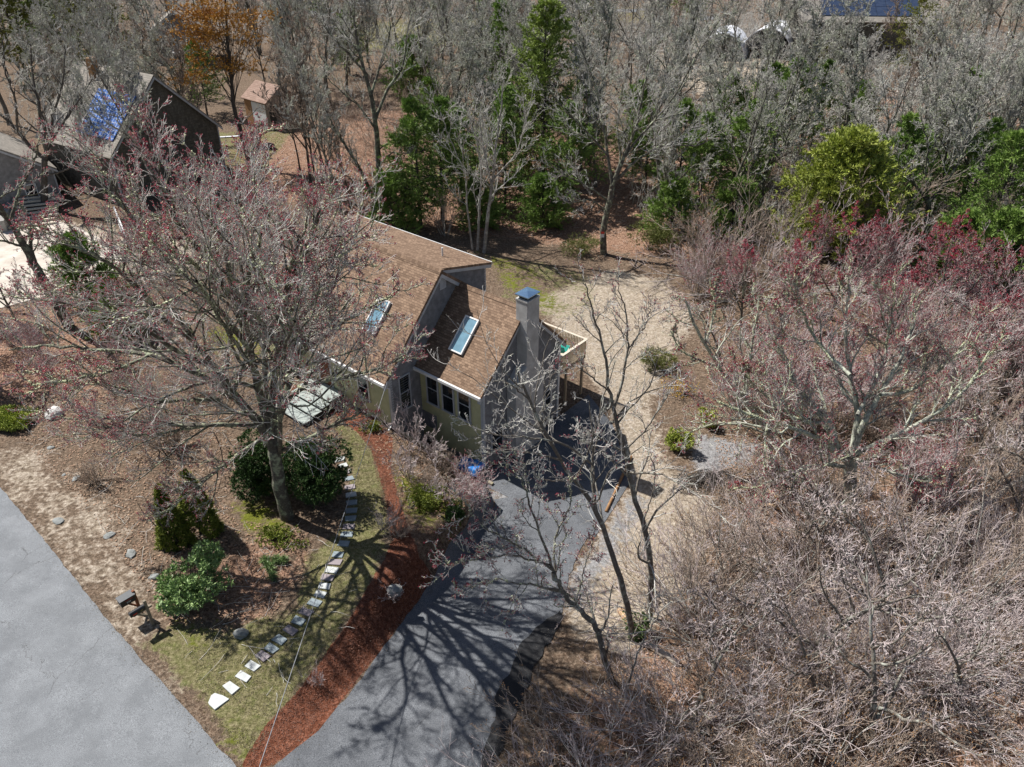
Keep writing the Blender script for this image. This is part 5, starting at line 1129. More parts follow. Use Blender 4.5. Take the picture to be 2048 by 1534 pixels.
shrub((1300, 500), shrub_meshes(65, 2.4, 1.6, 2.2, 900, (9, .22, .03)), 'spray_green', 'sparse yellow-green shrub right of the tree with the sign', 'broom_bush')
shrub((1165, 510), shrub_meshes(66, 2.0, 1.2, 1.5, 700, (9, .25, .02)), 'spray_green', 'sparse olive shrub left of the tree with the sign', 'broom_bush')
shrub((560, 1075), shrub_meshes(67, 1.3, .8, .35, 420, (8, .12, .04)), 'arbor_green', 'mossy ground cover clump at the foot of the big maple', 'low_bush')
for i, (a, b_, sz) in enumerate([(540, 1140, .2), (555, 1125, .16), (530, 1125, .18), (568, 1126, .15), (548, 1158, .14)]):
    shrub((a, b_), shrub_meshes(70 + i, sz, sz, .25, 60, (7, .2, .02), .4), 'rhodo_green', ['daffodil clump lowest of the five, on leaf litter', 'daffodil clump, central one of the five on the leaf litter', 'leftmost daffodil clump on the leaf litter', 'rightmost daffodil clump on the leaf litter', 'daffodil clump nearest the lawn below the others'][i] if i != 0 else 'largest daffodil clump on the leaf litter right of the rhododendron', 'daffodil_clump', 'plant', group='daffodil clumps on the leaf litter')

# deciduous shrubs near the house
BR_ = [brush_meshes(81, 1.3, 2.0, 14, .0, r0=.014, tilt=.45, counts=(5, 4, 2)), brush_meshes(82, 1.5, 1.5, 28, -.02, tilt=.8, counts=(6, 4, 2)), brush_meshes(83, 2.2, 3.4, 16, .02, counts=(6, 4, 3), buds=True, bs=.024, lens=(.5, .5, .5)), brush_meshes(84, 3.4, 4.0, 20, -.09, tilt=1.6, counts=(5, 4, 2), r0=.024, lens=(.5, .5, .45), twig_r=.0095), brush_meshes(85, 3.0, 3.4, 20, -.10, tilt=1.7, counts=(5, 4, 2), buds=True, bs=.024, r0=.018, lens=(.5, .5, .45)), brush_meshes(86, 1.8, 4.4, 8, .0, counts=(7, 5, 3), r0=.034, tilt=.8, lens=(.45, .5, .5))]
BK = [('bark_grey', 'twig_pink'), ('bark_grey', 'twig_brown'), ('bark_grey', 'twig_pink'), ('bark_pale', 'twig_pink'), ('bark_grey', 'twig_brown'), ('bark_pale', 'twig_brown')]
BBUD = [None, None, 'bud_red', None, 'bud_tan', None]
bproto = [proto('bare_shrub', ms, dict(wood=BK[i][0], twigs=BK[i][1], buds=BBUD[i])) for i, ms in enumerate(BR_)]
def brush(i, px, s, lab, rz=0, gr=None, cat='shrub'): return place(bproto[i], tuple(at(*px)), rz, s, label=lab, cat=cat, group=gr)
brush(0, (822, 900), 1.1, 'upright bare shrub in the bed in front of the dark pit', .3)
brush(1, (893, 945), .72, 'rounded tan-twigged shrub against the yellow wall near the blue tarp', 1)
brush(0, (818, 955), .9, 'thin bare saplings on the mossy bank, nearest the red mulch path', 2)
brush(0, (888, 1005), .85, 'bare multi-stemmed shrub on the bank below the blue tarp', 3)
brush(2, (930, 1030), .62, 'red-budded bush at the top left of the driveway', 4)
brush(0, (795, 1200), .4, 'small dead-looking shrub in the mulch bed beside the driveway', 1.5)
brush(0, (640, 1372), .3, 'tiny bare twig sapling at the edge of the red mulch', .5)
brush(1, (190, 965), .7, 'reddish-brown bare bush by the roadside rocks', 4.2)
brush(1, (850, 985), .7, 'low tan bush in the middle of the bank between mulch path and driveway', 5)
brush(0, (870, 925), .9, 'bare sapling shrub between the pit edge and the rounded tan shrub', 2.2)
brush(1, (800, 1075), .55, 'small tan bush where the mulch path meets the wide mulch bed', 1.1)
brush(2, (955, 1000), .5, 'small red-budded bush just below the blue tarp', .9)
brush(0, (770, 1060), .6, 'thin bare bush between the lawn edge and the mulch path', 3.9)
brush(4, (430, 850), 1.2, 'dense bare thicket bush left of the maple, under its low limbs', 0)
brush(1, (330, 900), 1.3, 'brown bare bush beneath the lowest maple branches', .7)
brush(5, (890, 470), .8, 'drooping pale bare bush right behind the rear roof', 2)
brush(4, (1450, 545), 1.5, 'spreading pale bare shrub at the back right corner of the yard', 2)
brush(3, (1475, 600), 1.3, 'pinkish bare shrub right of the yard below the spreading pale one', 1)

# ------------------------------------------------------------------ woodland: bare trees of a few builds, copied
VT = [
    (bare_tree_meshes(101, H=13, trunk_r=.19, nl=11, clear=.30, spread=50, lens=(.52, .45, .42, .44, .5), counts=(11, 9, 6, 2), gnarl=.14, wob=.10, twig_r=.014), 'bark_lichen', 'twig_wood'),
    (bare_tree_meshes(102, H=14, trunk_r=.17, nl=12, clear=.32, spread=42, lens=(.50, .44, .42, .44, .5), counts=(11, 9, 6, 2), gnarl=.11, wob=.08, twig_r=.014, lean=(.12, 0)), 'bark_grey', 'twig_wood'),
    (bare_tree_meshes(103, H=12, trunk_r=.22, nl=9, clear=.22, spread=50, lens=(.55, .45, .42, .42, .5), counts=(11, 9, 6, 2), gnarl=.15, wob=.13, twig_r=.014), 'bark_grey', 'twig_grey'),
    (bare_tree_meshes(104, H=10, trunk_r=.10, nl=12, clear=.25, spread=36, lens=(.45, .44, .45, .44, .5), counts=(9, 7, 5, 2), gnarl=.12, wob=.06, twig_r=.014), 'bark_dark', 'twig_brown'),
    (bare_tree_meshes(105, H=9, trunk_r=.15, nl=11, clear=.15, spread=46, lens=(.5, .45, .42, .42, .5), counts=(11, 8, 5, 2), gnarl=.13, wob=.10, twig_r=.010, buds=True, nbud=2, budp=.7, bud_size=.019), 'bark_lichen', 'twig_pink'),
    (bare_tree_meshes(106, H=13, trunk_r=.2, nl=10, clear=.3, spread=45, lens=(.45, .45, .42, .42, .5), counts=(11, 9, 6, 2), gnarl=.15, wob=.14, twig_r=.014, lean=(.35, .1)), 'bark_lichen', 'twig_wood'),
]
VT.append((bare_tree_meshes(107, H=6, trunk_r=.11, nl=8, clear=.15, spread=58, lens=(.62, .45, .45, .5, .5), counts=(6, 5, 3), gnarl=.2, wob=.2, twig_r=.009, lean=(.3, 0)), 'bark_grey', 'twig_pink'))
tproto = []
for i, (ms, wd, tw) in enumerate(VT):
    tproto.append(proto('red_maple' if i == 4 else 'bare_tree', ms, dict(wood=wd, twigs=tw, buds='bud_red')))
CNT = {}
rgw = random.Random(77)
def region(name, kinds, spots, desc, gr, s0=.85, s1=1.15, cat='tree', zf=1.0):
    """spots: photo pixels of the trunk feet; labels count them from the left"""
    sp = sorted(spots); n = len(sp)
    O = ['first', 'second', 'third', 'fourth', 'fifth', 'sixth', 'seventh', 'eighth', 'ninth', 'tenth', 'eleventh', 'twelfth', 'thirteenth', 'fourteenth', 'fifteenth', 'sixteenth', 'seventeenth', 'eighteenth', 'nineteenth', 'twentieth']
    for i, q in enumerate(sp):
        k = q[2] if len(q) > 2 else rgw.choice(kinds); s = rgw.uniform(s0, s1) * (q[3] if len(q) > 3 else 1)
        od = 'leftmost' if i == 0 else 'rightmost' if i == n - 1 else O[i] + ' from the left'
        place(tproto[k], tuple(at(q[0], q[1])), rgw.uniform(0, 6.28), s, s * zf * rgw.uniform(.95, 1.1), label=f'{desc}, {od}' if n > 1 else desc, cat=cat, group=gr)
region('slim', [3], [(622, 372, 3, 1.15), (634, 376, 3, 1.1), (655, 385, 3, .9), (682, 425, 1, .8), (700, 415, 3, .8), (645, 330, 1, .75), (600, 340, 3, .8)], 'slender bare trunk on the leafy slope behind the left roof', 'slender trees on the leafy slope')
region('neigh', [1, 3], [(325, 340, 1, .85), (385, 345, 3, 1.15), (350, 300, 1, .8), (270, 330, 3, 1), (300, 372, 1, .8), (240, 385, 0, .75), (200, 345, 1, .75), (400, 320, 0, .8), (160, 330, 3, 1.1), (330, 425, 1, .8), (110, 330, 0, .9), (249, 272), (288, 292), (316, 288)], 'thin grey bare tree in front of the neighbour\'s big shingled gable', 'bare trees before the shingled gable')
region('shedtop', [0, 1, 3], [(560, 190), (600, 170), (535, 190, 3, 1.3), (650, 175), (690, 140), (620, 120), (580, 100), (520, 110), (700, 230), (572, 153), (658, 71), (739, 140), (660, 208), (586, 65), (607, 196), (618, 219), (713, 77), (677, 96)], 'grey bare tree in the wood behind the little shed', 'bare trees behind the shed')
region('tl', [0, 1, 2, 3], [(20, 250), (150, 270), (205, 240), (260, 200), (310, 130), (345, 100), (180, 110), (90, 120), (20, 100), (250, 110), (300, 60), (400, 70), (480, 60), (20, 330, 1), (420, 130), (117, 41), (390, 198), (22, 166), (177, 56)], 'bare tree among olive pines and roofs at the top left', 'bare trees at the top left')
region('midtop', [0, 1, 2, 3, 5], [(800, 110), (850, 100, 3), (895, 95), (930, 105, 3), (760, 90), (960, 120), (1010, 100, 3), (905, 170), (870, 235), (950, 230), (1060, 130), (1110, 110), (1150, 130), (1200, 110), (884, 119), (1168, 54), (1041, 54), (1092, 80), (988, 140), (892, 57)], 'bare tree in the far wood above the pines at top centre', 'bare trees at top centre')
region('mid', [0, 1, 2, 5], [(905, 330), (925, 380), (1150, 260), (1180, 330), (1260, 260), (1300, 200), (1250, 180), (1158, 196), (985, 268), (918, 355), (1035, 372), (1098, 289), (1177, 303), (1304, 286), (1085, 327), (910, 202), (1191, 373), (1057, 249), (1059, 303)], 'grey bare tree mixed with the pines behind the yard', 'bare trees among the pines')
region('rightmid', [0, 1, 2, 5], [(1370, 480, 5, 1), (1430, 440), (1320, 430, 1), (1395, 380), (1450, 330), (1490, 300), (1550, 260), (1600, 320), (1690, 300), (1640, 240), (1380, 290), (1530, 380), (1340, 330), (1720, 380), (1698, 266), (1475, 367), (1427, 255), (1677, 406), (1708, 437), (1517, 430)], 'pale lichened bare tree in the tangled wood right of centre', 'lichened bare trees right of centre', s0=.8, s1=1.05)
region('righttop', [0, 1, 2, 3], [(1300, 110), (1350, 140), (1400, 110), (1470, 130), (1540, 110), (1250, 60), (1330, 60), (1420, 50), (1600, 150), (1900, 150), (1950, 120), (2000, 180), (1900, 60), (1980, 50), (1850, 260), (1780, 270), (1900, 240), (1990, 82), (1841, 199), (1774, 139)], 'bare tree in the far wood around the white arched tent', 'bare trees in the far right wood', s0=.8, s1=1.1)
region('rightedge', [0, 1, 2, 5], [(1960, 330), (2010, 420, 1), (2030, 500, 2, .9), (1900, 370), (2060, 560, 2), (1985, 420, 1), (1780, 400), (1830, 340), (2040, 300), (2100, 460), (1848, 294), (2050, 395), (1784, 429), (1979, 385), (1904, 468), (1856, 452), (1923, 436), (1886, 319), (2057, 441), (1969, 453)], 'bare lichened tree among dark pines near the right edge', 'bare trees near the right edge', s0=.8, s1=1.05)
region('redright', [4], [(1560, 640), (1660, 640), (1740, 600), (1820, 640), (1900, 640), (1980, 660), (2050, 640), (1480, 650), (1610, 560, 4, .8), (1850, 700), (1950, 760), (2050, 780), (1770, 720)], 'red-budded bare maple in the pinkish canopy right of the yard', 'red-budded maples of the right thicket', s0=.62, s1=.85)
region('lichenright', [6], [(1990, 900), (1900, 1000), (2050, 1080), (1450, 760, 6, .75), (1960, 830)], 'thickly lichened bare tree in the thicket at the right edge', 'lichened trees at the right edge', s0=1.0, s1=1.35)
region('thickettrees', [6], [(1560, 1200), (1690, 1150), (1790, 1320), (1480, 1330), (1640, 1440), (1920, 1410), (1380, 1460), (1990, 1240), (1750, 1500), (1420, 1180), (1860, 1200), (1580, 1340)], 'pale twisted bare tree in the thicket at the lower right', 'pale trees in the lower right thicket', s0=.7, s1=1.15)
region('leftred', [4], [(-30, 760), (30, 640, 4, .7), (-60, 620)], 'red-budded tree reaching in at the left edge', 'red-budded trees at the left edge', s0=.7, s1=.9)

# undergrowth thickets at the lower right: every bush an object
rgb = random.Random(5)
def thicket(poly, n, kinds, lab, gr, s0, s1, mind):
    P = np.array([at(*p)[:2] for p in poly]); lo = P.min(0); hi = P.max(0); pts = []; tries = 0
    while len(pts) < n and tries < 8000:
        tries += 1; x = rgb.uniform(lo[0], hi[0]); y = rgb.uniform(lo[1], hi[1])
        if not inpoly(np.array([x]), np.array([y]), P)[0]: continue
        if any((x - a) ** 2 + (y - b) ** 2 < mind * mind for a, b in pts): continue
        pts.append((x, y))
    for x, y in pts: place(bproto[rgb.choice(kinds)], (x, y, TZ(x, y)), rgb.uniform(0, 6.28), rgb.uniform(s0, s1), label=lab, cat='shrub', group=gr)
thicket([(1080, 1500), (1200, 1430), (1330, 1400), (1500, 1350), (1750, 1380), (2100, 1350), (2150, 1700), (1020, 1700)], 34, [1, 3, 4, 1, 4], 'tangled bare shrub with tan buds along the bottom right edge of the picture', 'tan-budded shrubs at the bottom right', .55, .95, .8)
thicket([(1340, 1200), (1440, 1080), (1560, 1030), (1750, 1080), (2150, 1080), (2150, 1380), (1750, 1400), (1480, 1380), (1360, 1320)], 44, [3, 3, 5, 4, 1], 'tangled pinkish-grey bare shrub in the dense thicket right of the driveway', 'bare shrubs of the right thicket', .7, 1.15, .8)
thicket([(1440, 780), (1560, 680), (1750, 640), (2150, 640), (2150, 1080), (1750, 1060), (1560, 1010), (1470, 960)], 40, [2, 2, 1, 5, 2], 'bare shrub with reddish twigs under the wide right-hand maple', 'reddish shrubs under the right-hand maple', .7, 1.2, 1.2)
thicket([(1380, 560), (1480, 480), (1750, 500), (2150, 560), (2150, 620), (1600, 620), (1400, 640)], 12, [2, 3, 5], 'bare shrub in the band between the dark pines and the red canopy', 'shrubs below the dark pines', .8, 1.3, 1.5)
def scatter(polys, n, seed):
    rg = np.random.default_rng(seed); out = []
    for poly in polys:
        P = np.array([at(*p)[:2] for p in poly]); lo = P.min(0); hi = P.max(0); k = rg.uniform(lo, hi, (int(n * (hi - lo).prod()), 2)); out.append(k[inpoly(k[:, 0], k[:, 1], P)])
    return np.concatenate(out)
def undergrowth(name, polys, dens, H, mats, lab, seed, tr=.016):
    q = scatter(polys, dens, seed); rg = np.random.default_rng(seed + 1); n = len(q); z = terrain(q[:, 0], q[:, 1])
    L = H * rg.uniform(.4, 1.3, n); P0 = np.stack([q[:, 0], q[:, 1], z - .05], -1); D = unit(rg.normal(0, .32, (n, 3)) + (0, 0, 1)); r = rg.uniform(.012, .035, n) + tr * .4
    P, R = grow(P0, D, L, r, r * .35, 5, .12, .0, rg); a = Acc(); a.add(*tubes(P, R, 4)); cur = (P, R, L)
    for lv, c in enumerate((6, 4)):
        p, d, l, r_ = spawn(*cur, c, .2, 1, 40, (.42, .5)[lv], rg, up=.5, rmin=tr, rf=.6, taper=.4); Pn, Rn = grow(p, d, l, r_, r_ * .6, (4, 2)[lv], .15, .03, rg); a.add(*tubes(Pn, Rn, 3)); cur = (Pn, Rn, l)
    link(name, a.mesh(name), mats, kind='stuff', label=lab)
UG = 'undergrowth'
undergrowth(UG, [[(1250, 400), (1500, 300), (1800, 280), (2150, 300), (2150, 540), (1700, 500), (1400, 500), (1250, 450)]], .85, 3.2, 'twig_grey', 'grey bare undergrowth among the trunks of the right-hand wood', 21, .013)
undergrowth(UG, [[(540, 200), (1200, 150), (1250, 330), (1000, 420), (760, 400), (640, 330)]], .5, 2.6, 'twig_brown', 'thin brown undergrowth on the leafy slope behind the house', 22, .013)
undergrowth(UG, [[(1200, 60), (1560, 60), (1560, 140), (1330, 150), (1330, 190), (1650, 210), (1720, 160), (2200, 100), (2200, 300), (1250, 300)]], .4, 4.2, 'twig_pale', 'pale grey undergrowth of the far wood around the white tent', 23, .02)
undergrowth(UG, [[(-150, 5), (2200, 5), (2200, 60), (1200, 60), (1150, 150), (560, 190), (420, 110), (-150, 110)]], .14, 5, 'twig_grey', 'grey undergrowth of the far wood along the top of the picture', 24, .028)
thicket([(-40, 640), (150, 690), (420, 720), (430, 800), (200, 800), (-60, 800)], 9, [1, 2], 'low bare bush under the left half of the big maple', 'low bushes under the maple', .5, .8, 1.3)
# far wood beyond: rows of trees out to the top of the frame
FP = []
rgf = random.Random(9)
while len(FP) < 60:
    y = rgf.uniform(115, 230); x = rgf.uniform(-.72, .72) * y
    r_ = (x / y * F / math.cos(TH) + 1024)
    if 40 < x < 75 and 105 < y < 145: continue
    if any((x - a) ** 2 + (y - b) ** 2 < 36 for a, b in FP): continue
    FP.append((x, y))
for x, y in FP:
    place(tproto[rgf.choice([0, 1, 2, 5, 3])], (x, y, TZ(x, y)), rgf.uniform(0, 6.28), rgf.uniform(.8, 1.1), label='small distant bare tree in the hazy far wood along the top of the picture', cat='tree', group='distant bare trees')
for i, (a, b_) in enumerate([(640, 60), (980, 60), (1160, 70), (880, 50), (1010, 180), (40, 60), (1380, 60)]):
    pine(i % 3, (a, b_), 1.2, 'pine_green', ['dark pine far behind the shed', 'dark distant pine at top centre, right of another', 'distant pine above the tall yellowish pine', 'dark distant pine at top centre, left one', 'dark pine just left of the distant grey roof', 'distant pine in the extreme top left corner', 'distant dark pine left of the white arched tent'][i], i)

# loose leaves and fallen twigs on the woodland floor
wl_ = [[(470, 1040), (620, 1060), (610, 1150), (540, 1240), (340, 1250), (200, 1050), (60, 900), (-100, 700), (200, 620), (420, 700), (470, 900)], [(1050, 1534), (1180, 1380), (1330, 1220), (1450, 1000), (1400, 700), (1450, 560), (2200, 600), (2200, 1650), (1000, 1650)], [(430, 300), (760, 200), (1200, 250), (1500, 380), (1450, 540), (1200, 520), (1050, 480), (720, 430), (430, 380)], [(720, 830), (780, 860), (960, 980), (900, 1090), (800, 1000)]]
q = scatter(wl_, 45, 3); rg = np.random.default_rng(4)
z = terrain(q[:, 0], q[:, 1]); P = np.stack([q[:, 0], q[:, 1], z + rg.uniform(.01, .05, len(q))], -1)
d = unit(rg.normal(0, 1, P.shape) * (1, 1, .3)); s_ = unit(np.cross(d, np.array([0, 0, 1.]) + rg.normal(0, .35, P.shape))); l = rg.uniform(.03, .065, (len(P), 1))
V = np.stack([P - d * l, P + s_ * l * .6, P + d * l, P - s_ * l * .6], 1).reshape(-1, 3)
M['dead_leaf'] = simple('dead_leaf', (.42, .27, .17), (.20, .11, .07), 9, .8, world=True)
link('leaf_litter', npmesh('leaf_litter', V, np.arange(len(V)).reshape(-1, 4)), 'dead_leaf', kind='stuff', label='scattered dry brown leaves on the woodland floor', cat='leaves')
q = scatter(wl_ + [[(560, 1080), (700, 1060), (700, 1240), (560, 1420), (420, 1380), (360, 1260)], [(1150, 1200), (1250, 1000), (1200, 760), (1080, 600), (1350, 600), (1400, 1050), (1300, 1250)]], 2.2, 7)
z = terrain(q[:, 0], q[:, 1]); n = len(q); a = rg.uniform(0, 6.28, n); D = unit(np.stack([np.cos(a), np.sin(a), rg.uniform(-.05, .18, n)], -1))
pp, rr = grow(np.stack([q[:, 0], q[:, 1], z + .02], -1), D, rg.uniform(.3, 1.3, n), np.full(n, .009), np.full(n, .005), 4, .16, 0, rg); tt = Acc(); tt.add(*tubes(pp, rr, 3))
link('fallen_twigs', tt.mesh('fallen_twigs'), 'twig_grey', kind='stuff', label='thin fallen twigs lying over the woodland floor and lawn', cat='twigs')
lawn = [[(355, 1240), (470, 1260), (590, 1210), (620, 1110), (690, 1050), (700, 930), (668, 850), (735, 870), (768, 940), (775, 1010), (770, 1115), (694, 1246), (581, 1400), (500, 1520), (420, 1440)]]
q = scatter(lawn, 500, 9); g_ = vnoise(q[:, 0] * 1.6, q[:, 1] * 1.6, 1) > .38; q = q[g_]; z = terrain(q[:, 0], q[:, 1])
P = np.stack([q[:, 0], q[:, 1], z], -1); a_ = Acc(); a_.add(*blades(P, np.tile([0, 0, 1.], (len(P), 1)), 3, .045, .012, .8, rg))
M['grass_blade'] = simple('grass_blade', (.22, .20, .09), (.42, .36, .24), 4, .8, world=True, lo=.4, hi=.55)
link('lawn_grass', a_.mesh('lawn_grass'), 'grass_blade', kind='stuff', label='short patchy brown-green grass of the front lawn', cat='grass')
q = scatter([[(533, 1451), (581, 1400), (694, 1246), (770, 1115), (783, 1082), (741, 900), (715, 865), (745, 830), (790, 930), (830, 1050), (900, 1098), (812, 1235), (700, 1379), (560, 1520), (490, 1534)]], 450, 12)
z = terrain(q[:, 0], q[:, 1]); P = np.stack([q[:, 0], q[:, 1], z + rg.uniform(.005, .03, len(q))], -1); d = unit(rg.normal(0, 1, P.shape) * (1, 1, .35)); s_ = unit(np.cross(d, np.array([0, 0, 1.]) + rg.normal(0, .3, P.shape))); l = rg.uniform(.015, .035, (len(P), 1))
V = np.stack([P - d * l, P + s_ * l * .35, P + d * l, P - s_ * l * .35], 1).reshape(-1, 3)
M['mulch_chip'] = simple('mulch_chip', (.25, .115, .075), (.07, .028, .018), 14, .85, world=True)
link('mulch_chips', npmesh('mulch_chips', V, np.arange(len(V)).reshape(-1, 4)), 'mulch_chip', kind='stuff', label='red-brown bark mulch chips of the bed along the driveway', cat='mulch')

# ------------------------------------------------------------------ neighbouring buildings
def gable_house(name, corner, ang, wd, ln, wallh, rise, label, wall, roof, trim='grey_trim', zoff=0, cat='house', over=.3, windows=(), backdir=1):
    """corner = right front corner of the gable wall; gable runs to the left along -v; roof runs back along u"""
    e = empty(name, tuple(corner), ang, label=label, cat=cat)
    P = [(0, -.8), (-wd, -.8), (-wd, wallh), (-wd / 2, wallh + rise), (0, wallh)]
    # gable walls in the local x-z plane, length along +y
    for nm, y0, y1 in (('wall', 0, ln),):
        m = MB(); m.prism([(x, y0, z) for x, z in P], [(x, y1, z) for x, z in P]); o = m.build(nm, wall, e); boxuv(o.data, (1, .0, 0), (0, 0, 1))
        # uv for side walls share the z axis; length direction folded in
        uvl = o.data.uv_layers[0]
        for pl in o.data.polygons:
            if abs(pl.normal.x) > .8:
                for li in pl.loop_indices:
                    c = o.data.vertices[o.data.loops[li].vertex_index].co; uvl.data[li].uv = (c.y + 50, c.z + 50)
    sl_ = rise / (wd / 2)
    roofslab('roof', (over, -over, wallh - over * sl_ + .1), (over, ln + over, wallh - over * sl_ + .1), (-wd / 2, ln + over, wallh + rise + .1), (-wd / 2, -over, wallh + rise + .1), .14, roof, e)
    r2 = roofslab('roof', (-wd - over, ln + over, wallh - over * sl_ + .1), (-wd - over, -over, wallh - over * sl_ + .1), (-wd / 2 - .001, -over, wallh + rise + .1), (-wd / 2 - .001, ln + over, wallh + rise + .1), .14, roof, e)
    m = MB(); 
    for s_ in (0, 1):
        xa, za = (over, wallh - over * sl_ - .05) if s_ == 0 else (-wd - over, wallh - over * sl_ - .05)
        m.prism([(xa, -over - .02, za - .18), (-wd / 2, -over - .02, wallh + rise - .23), (-wd / 2, -over - .02, wallh + rise - .05), (xa, -over - .02, za)], [(xa, -over + .02, za - .18), (-wd / 2, -over + .02, wallh + rise - .23), (-wd / 2, -over + .02, wallh + rise - .05), (xa, -over + .02, za)])
    m.build('rake_board', trim, e)
    MB().box(-.08, .03, -.04, .08, -.8, wallh - .05).build('corner_board', trim, e); MB().box(-wd - .03, -wd + .08, -.04, .08, -.8, wallh - .05).build('corner_board', trim, e)
    for (side, a, z_, w_, h_) in windows:
        if side == 'g': win('window', 'x', (a, z_), w_, h_, -.02, -1, e, frame='white_trim')
        else: win('window', 'y', (a, z_), w_, h_, .02, 1, e, frame='white_trim')
    e['_sl'] = sl_
    del e['_sl']
    return e
def panels(e, side, wd, wallh, rise, x0, x1, y0, y1, nx_, ny_):
    """solar panels on a roof slope: x measured from the eave up the slope plan, y along"""
    sl_ = rise / (wd / 2); nn = Vector((-sl_ if side < 0 else sl_, 0, 1)).normalized()
    for i in range(nx_):
        for j in range(ny_):
            a0 = x0 + (x1 - x0) * i / nx_ + .02; a1 = x0 + (x1 - x0) * (i + 1) / nx_ - .02; b0 = y0 + (y1 - y0) * j / ny_ + .02; b1 = y0 + (y1 - y0) * (j + 1) / ny_ - .02
            X0 = lambda a: (-wd + a) if side < 0 else (-a)
            zz = lambda a: wallh + a * sl_ + .1
            base = [Vector((X0(a), b, zz(a))) for a, b in ((a0, b0), (a1, b0), (a1, b1), (a0, b1))]
            if side > 0: base = base[::-1]
            m = MB().prism([p + nn * .05 for p in base][::-1], [p + nn * .09 for p in base][::-1]); o = m.build('solar_panel', 'solar', e)
            boxuv(o.data, (0, 1, 0), tuple((base[1] - base[0]).normalized() if side < 0 else (base[1] - base[0]).normalized()))
nb = gable_house('neighbour_house', at(452, 338), math.radians(57), 10.4, 10, 4.0, 5.0, 'big dark-shingled gable house with blue solar panels in the upper left', 'shingle_wall', 'roof_grey')
panels(nb, -1, 10.4, 4.0, 5.0, .7, 3.7, .3, 5.3, 2, 3)
bc = MB().box(-6.3, -5.6, 6.4, 7.0, 6, 9.8); bc.build('chimney', 'rust_wood', nb)
nb2 = gable_house('neighbour_wing', at(125, 400), math.radians(40), 8.0, 9, 2.8, 2.6, 'lower grey-roofed house wing with white porch and solar panels at the left edge', 'siding_grey', 'roof_grey', windows=(('g', -2, 1.2, .9, 1.2), ('g', -5, 1.2, .9, 1.2)))
panels(nb2, -1, 8, 2.8, 2.6, 1.2, 3.2, 3, 6.4, 2, 3)
pr0 = empty('porch_railing', tuple(at(250, 480)), math.radians(-60), label='white slatted railing and stair half hidden by the left side of the maple', cat='railing')
m = MB()
for i in range(24): m.box(-3 + i * .25, -2.95 + i * .25, -.02, .02, .3, 1.5 + .0)
m.build('balusters', 'white_paint', pr0); MB().box(-3.1, 3, -.05, .05, 1.5, 1.6).box(-3.1, 3, -.04, .04, .2, .3).build('handrail', 'white_paint', pr0)
dk2 = empty('low_deck', tuple(at(75, 345)), math.radians(-25), label='pale low wooden deck platform with a step at the left edge', cat='deck')
MB().box(-2.4, 2.4, -1.2, 1.2, .35, .45).build('platform', 'wood_pale', dk2); MB().box(-2.6, .6, -1.8, -1.25, .1, .25).build('step', 'wood_pale', dk2); MB().box(-2.3, 2.3, -1.1, 1.1, -.2, .35).build('base', 'soot_shade_black', dk2)
stp = empty('timber_stairs', tuple(at(75, 430)), math.radians(20), label='broad timber garden stairs dropping towards the neighbour\'s pale driveway', cat='stairs')
for i in range(8): MB().box(-1.7, 1.7, -i * .55 + 1.4, -i * .55 + 1.62, .9 - i * .13, 1.02 - i * .13).build('tread', 'wood_pale', stp)
MB().box(-2.2, -1.75, -2.8, 2, -.3, .8).build('side_wall', 'concrete', stp)
hb = gable_house('background_house', at(420, 128), math.radians(15), 7, 7, 4.6, 2.4, 'white-trimmed house with a raised white deck behind the neighbour\'s gable', 'siding_grey', 'roof_grey', windows=(('g', -5.2, 3.2, 1.6, 1.6), ('g', -2, 3.2, 1.2, 1.4)))
m = MB(); m.box(-4.5, 0, -2.6, 0, 2.0, 2.2)
for i in range(16): m.box(-4.5 + i * .3, -4.44 + i * .3, -2.62, -2.58, 2.2, 3.1)
m.box(-4.5, 0, -2.66, -2.54, 3.1, 3.2).box(-.06, .06, -2.6, 0, 3.1, 3.2); m.build('deck', 'white_paint', hb)
# shed
shd = empty('garden_shed', tuple(at(540, 262)), math.radians(8), label='small weathered garden shed with white double door and pinkish shingle roof', cat='shed')
SW, SLn, SH, SRs = 2.6, 3.4, 2.3, .95
m = MB(); m.prism([(0, y, z) for y, z in ((0, -.3), (SLn, -.3), (SLn, SH), (SLn / 2, SH + SRs), (0, SH))], [(-3.0, y, z) for y, z in ((0, -.3), (SLn, -.3), (SLn, SH), (SLn / 2, SH + SRs), (0, SH))])
shd.rotation_euler = (0, 0, math.radians(-40)); shd.scale = (1.3, 1.15, 1.3); 
o = m.build('wall', 'shingle_wall', shd); boxuv(o.data, (0, 1, 0), (0, 0, 1)); o.data.materials.clear(); o.data.materials.append(simple('shed_board', (.30, .26, .23), (.22, .185, .16), 5, .9))
roofslab('roof', (-3.2, -.2, SH - .1), (.2, -.2, SH - .1), (.2, SLn / 2, SH + SRs + .05), (-3.2, SLn / 2, SH + SRs + .05), .08, 'roof_brown', shd)
roofslab('roof', (.2, SLn + .2, SH - .1), (-3.2, SLn + .2, SH - .1), (-3.2, SLn / 2 + .001, SH + SRs + .05), (.2, SLn / 2 + .001, SH + SRs + .05), .08, 'roof_brown', shd)
MB().box(-1.95, -.1, -.06, -.02, 0, 2.05).build('door', 'white_roof', shd); MB().box(-2.95, -2.0, -.05, -.02, 0, 2.1).build('door', 'rust_wood', shd)
MB().box(.0, .03, .25, .9, .1, 1.9).build('dark_panel', 'soot_shade_black', shd)
bd = MB().box(-1.2, 1.2, -.15, .15, .05, .12).build('plank_stack', 'white_roof', label='pale board lying on the grass by the neighbour\'s wall', cat='board'); bd.location = at(458, 275); bd.rotation_euler = (0, 0, .2)
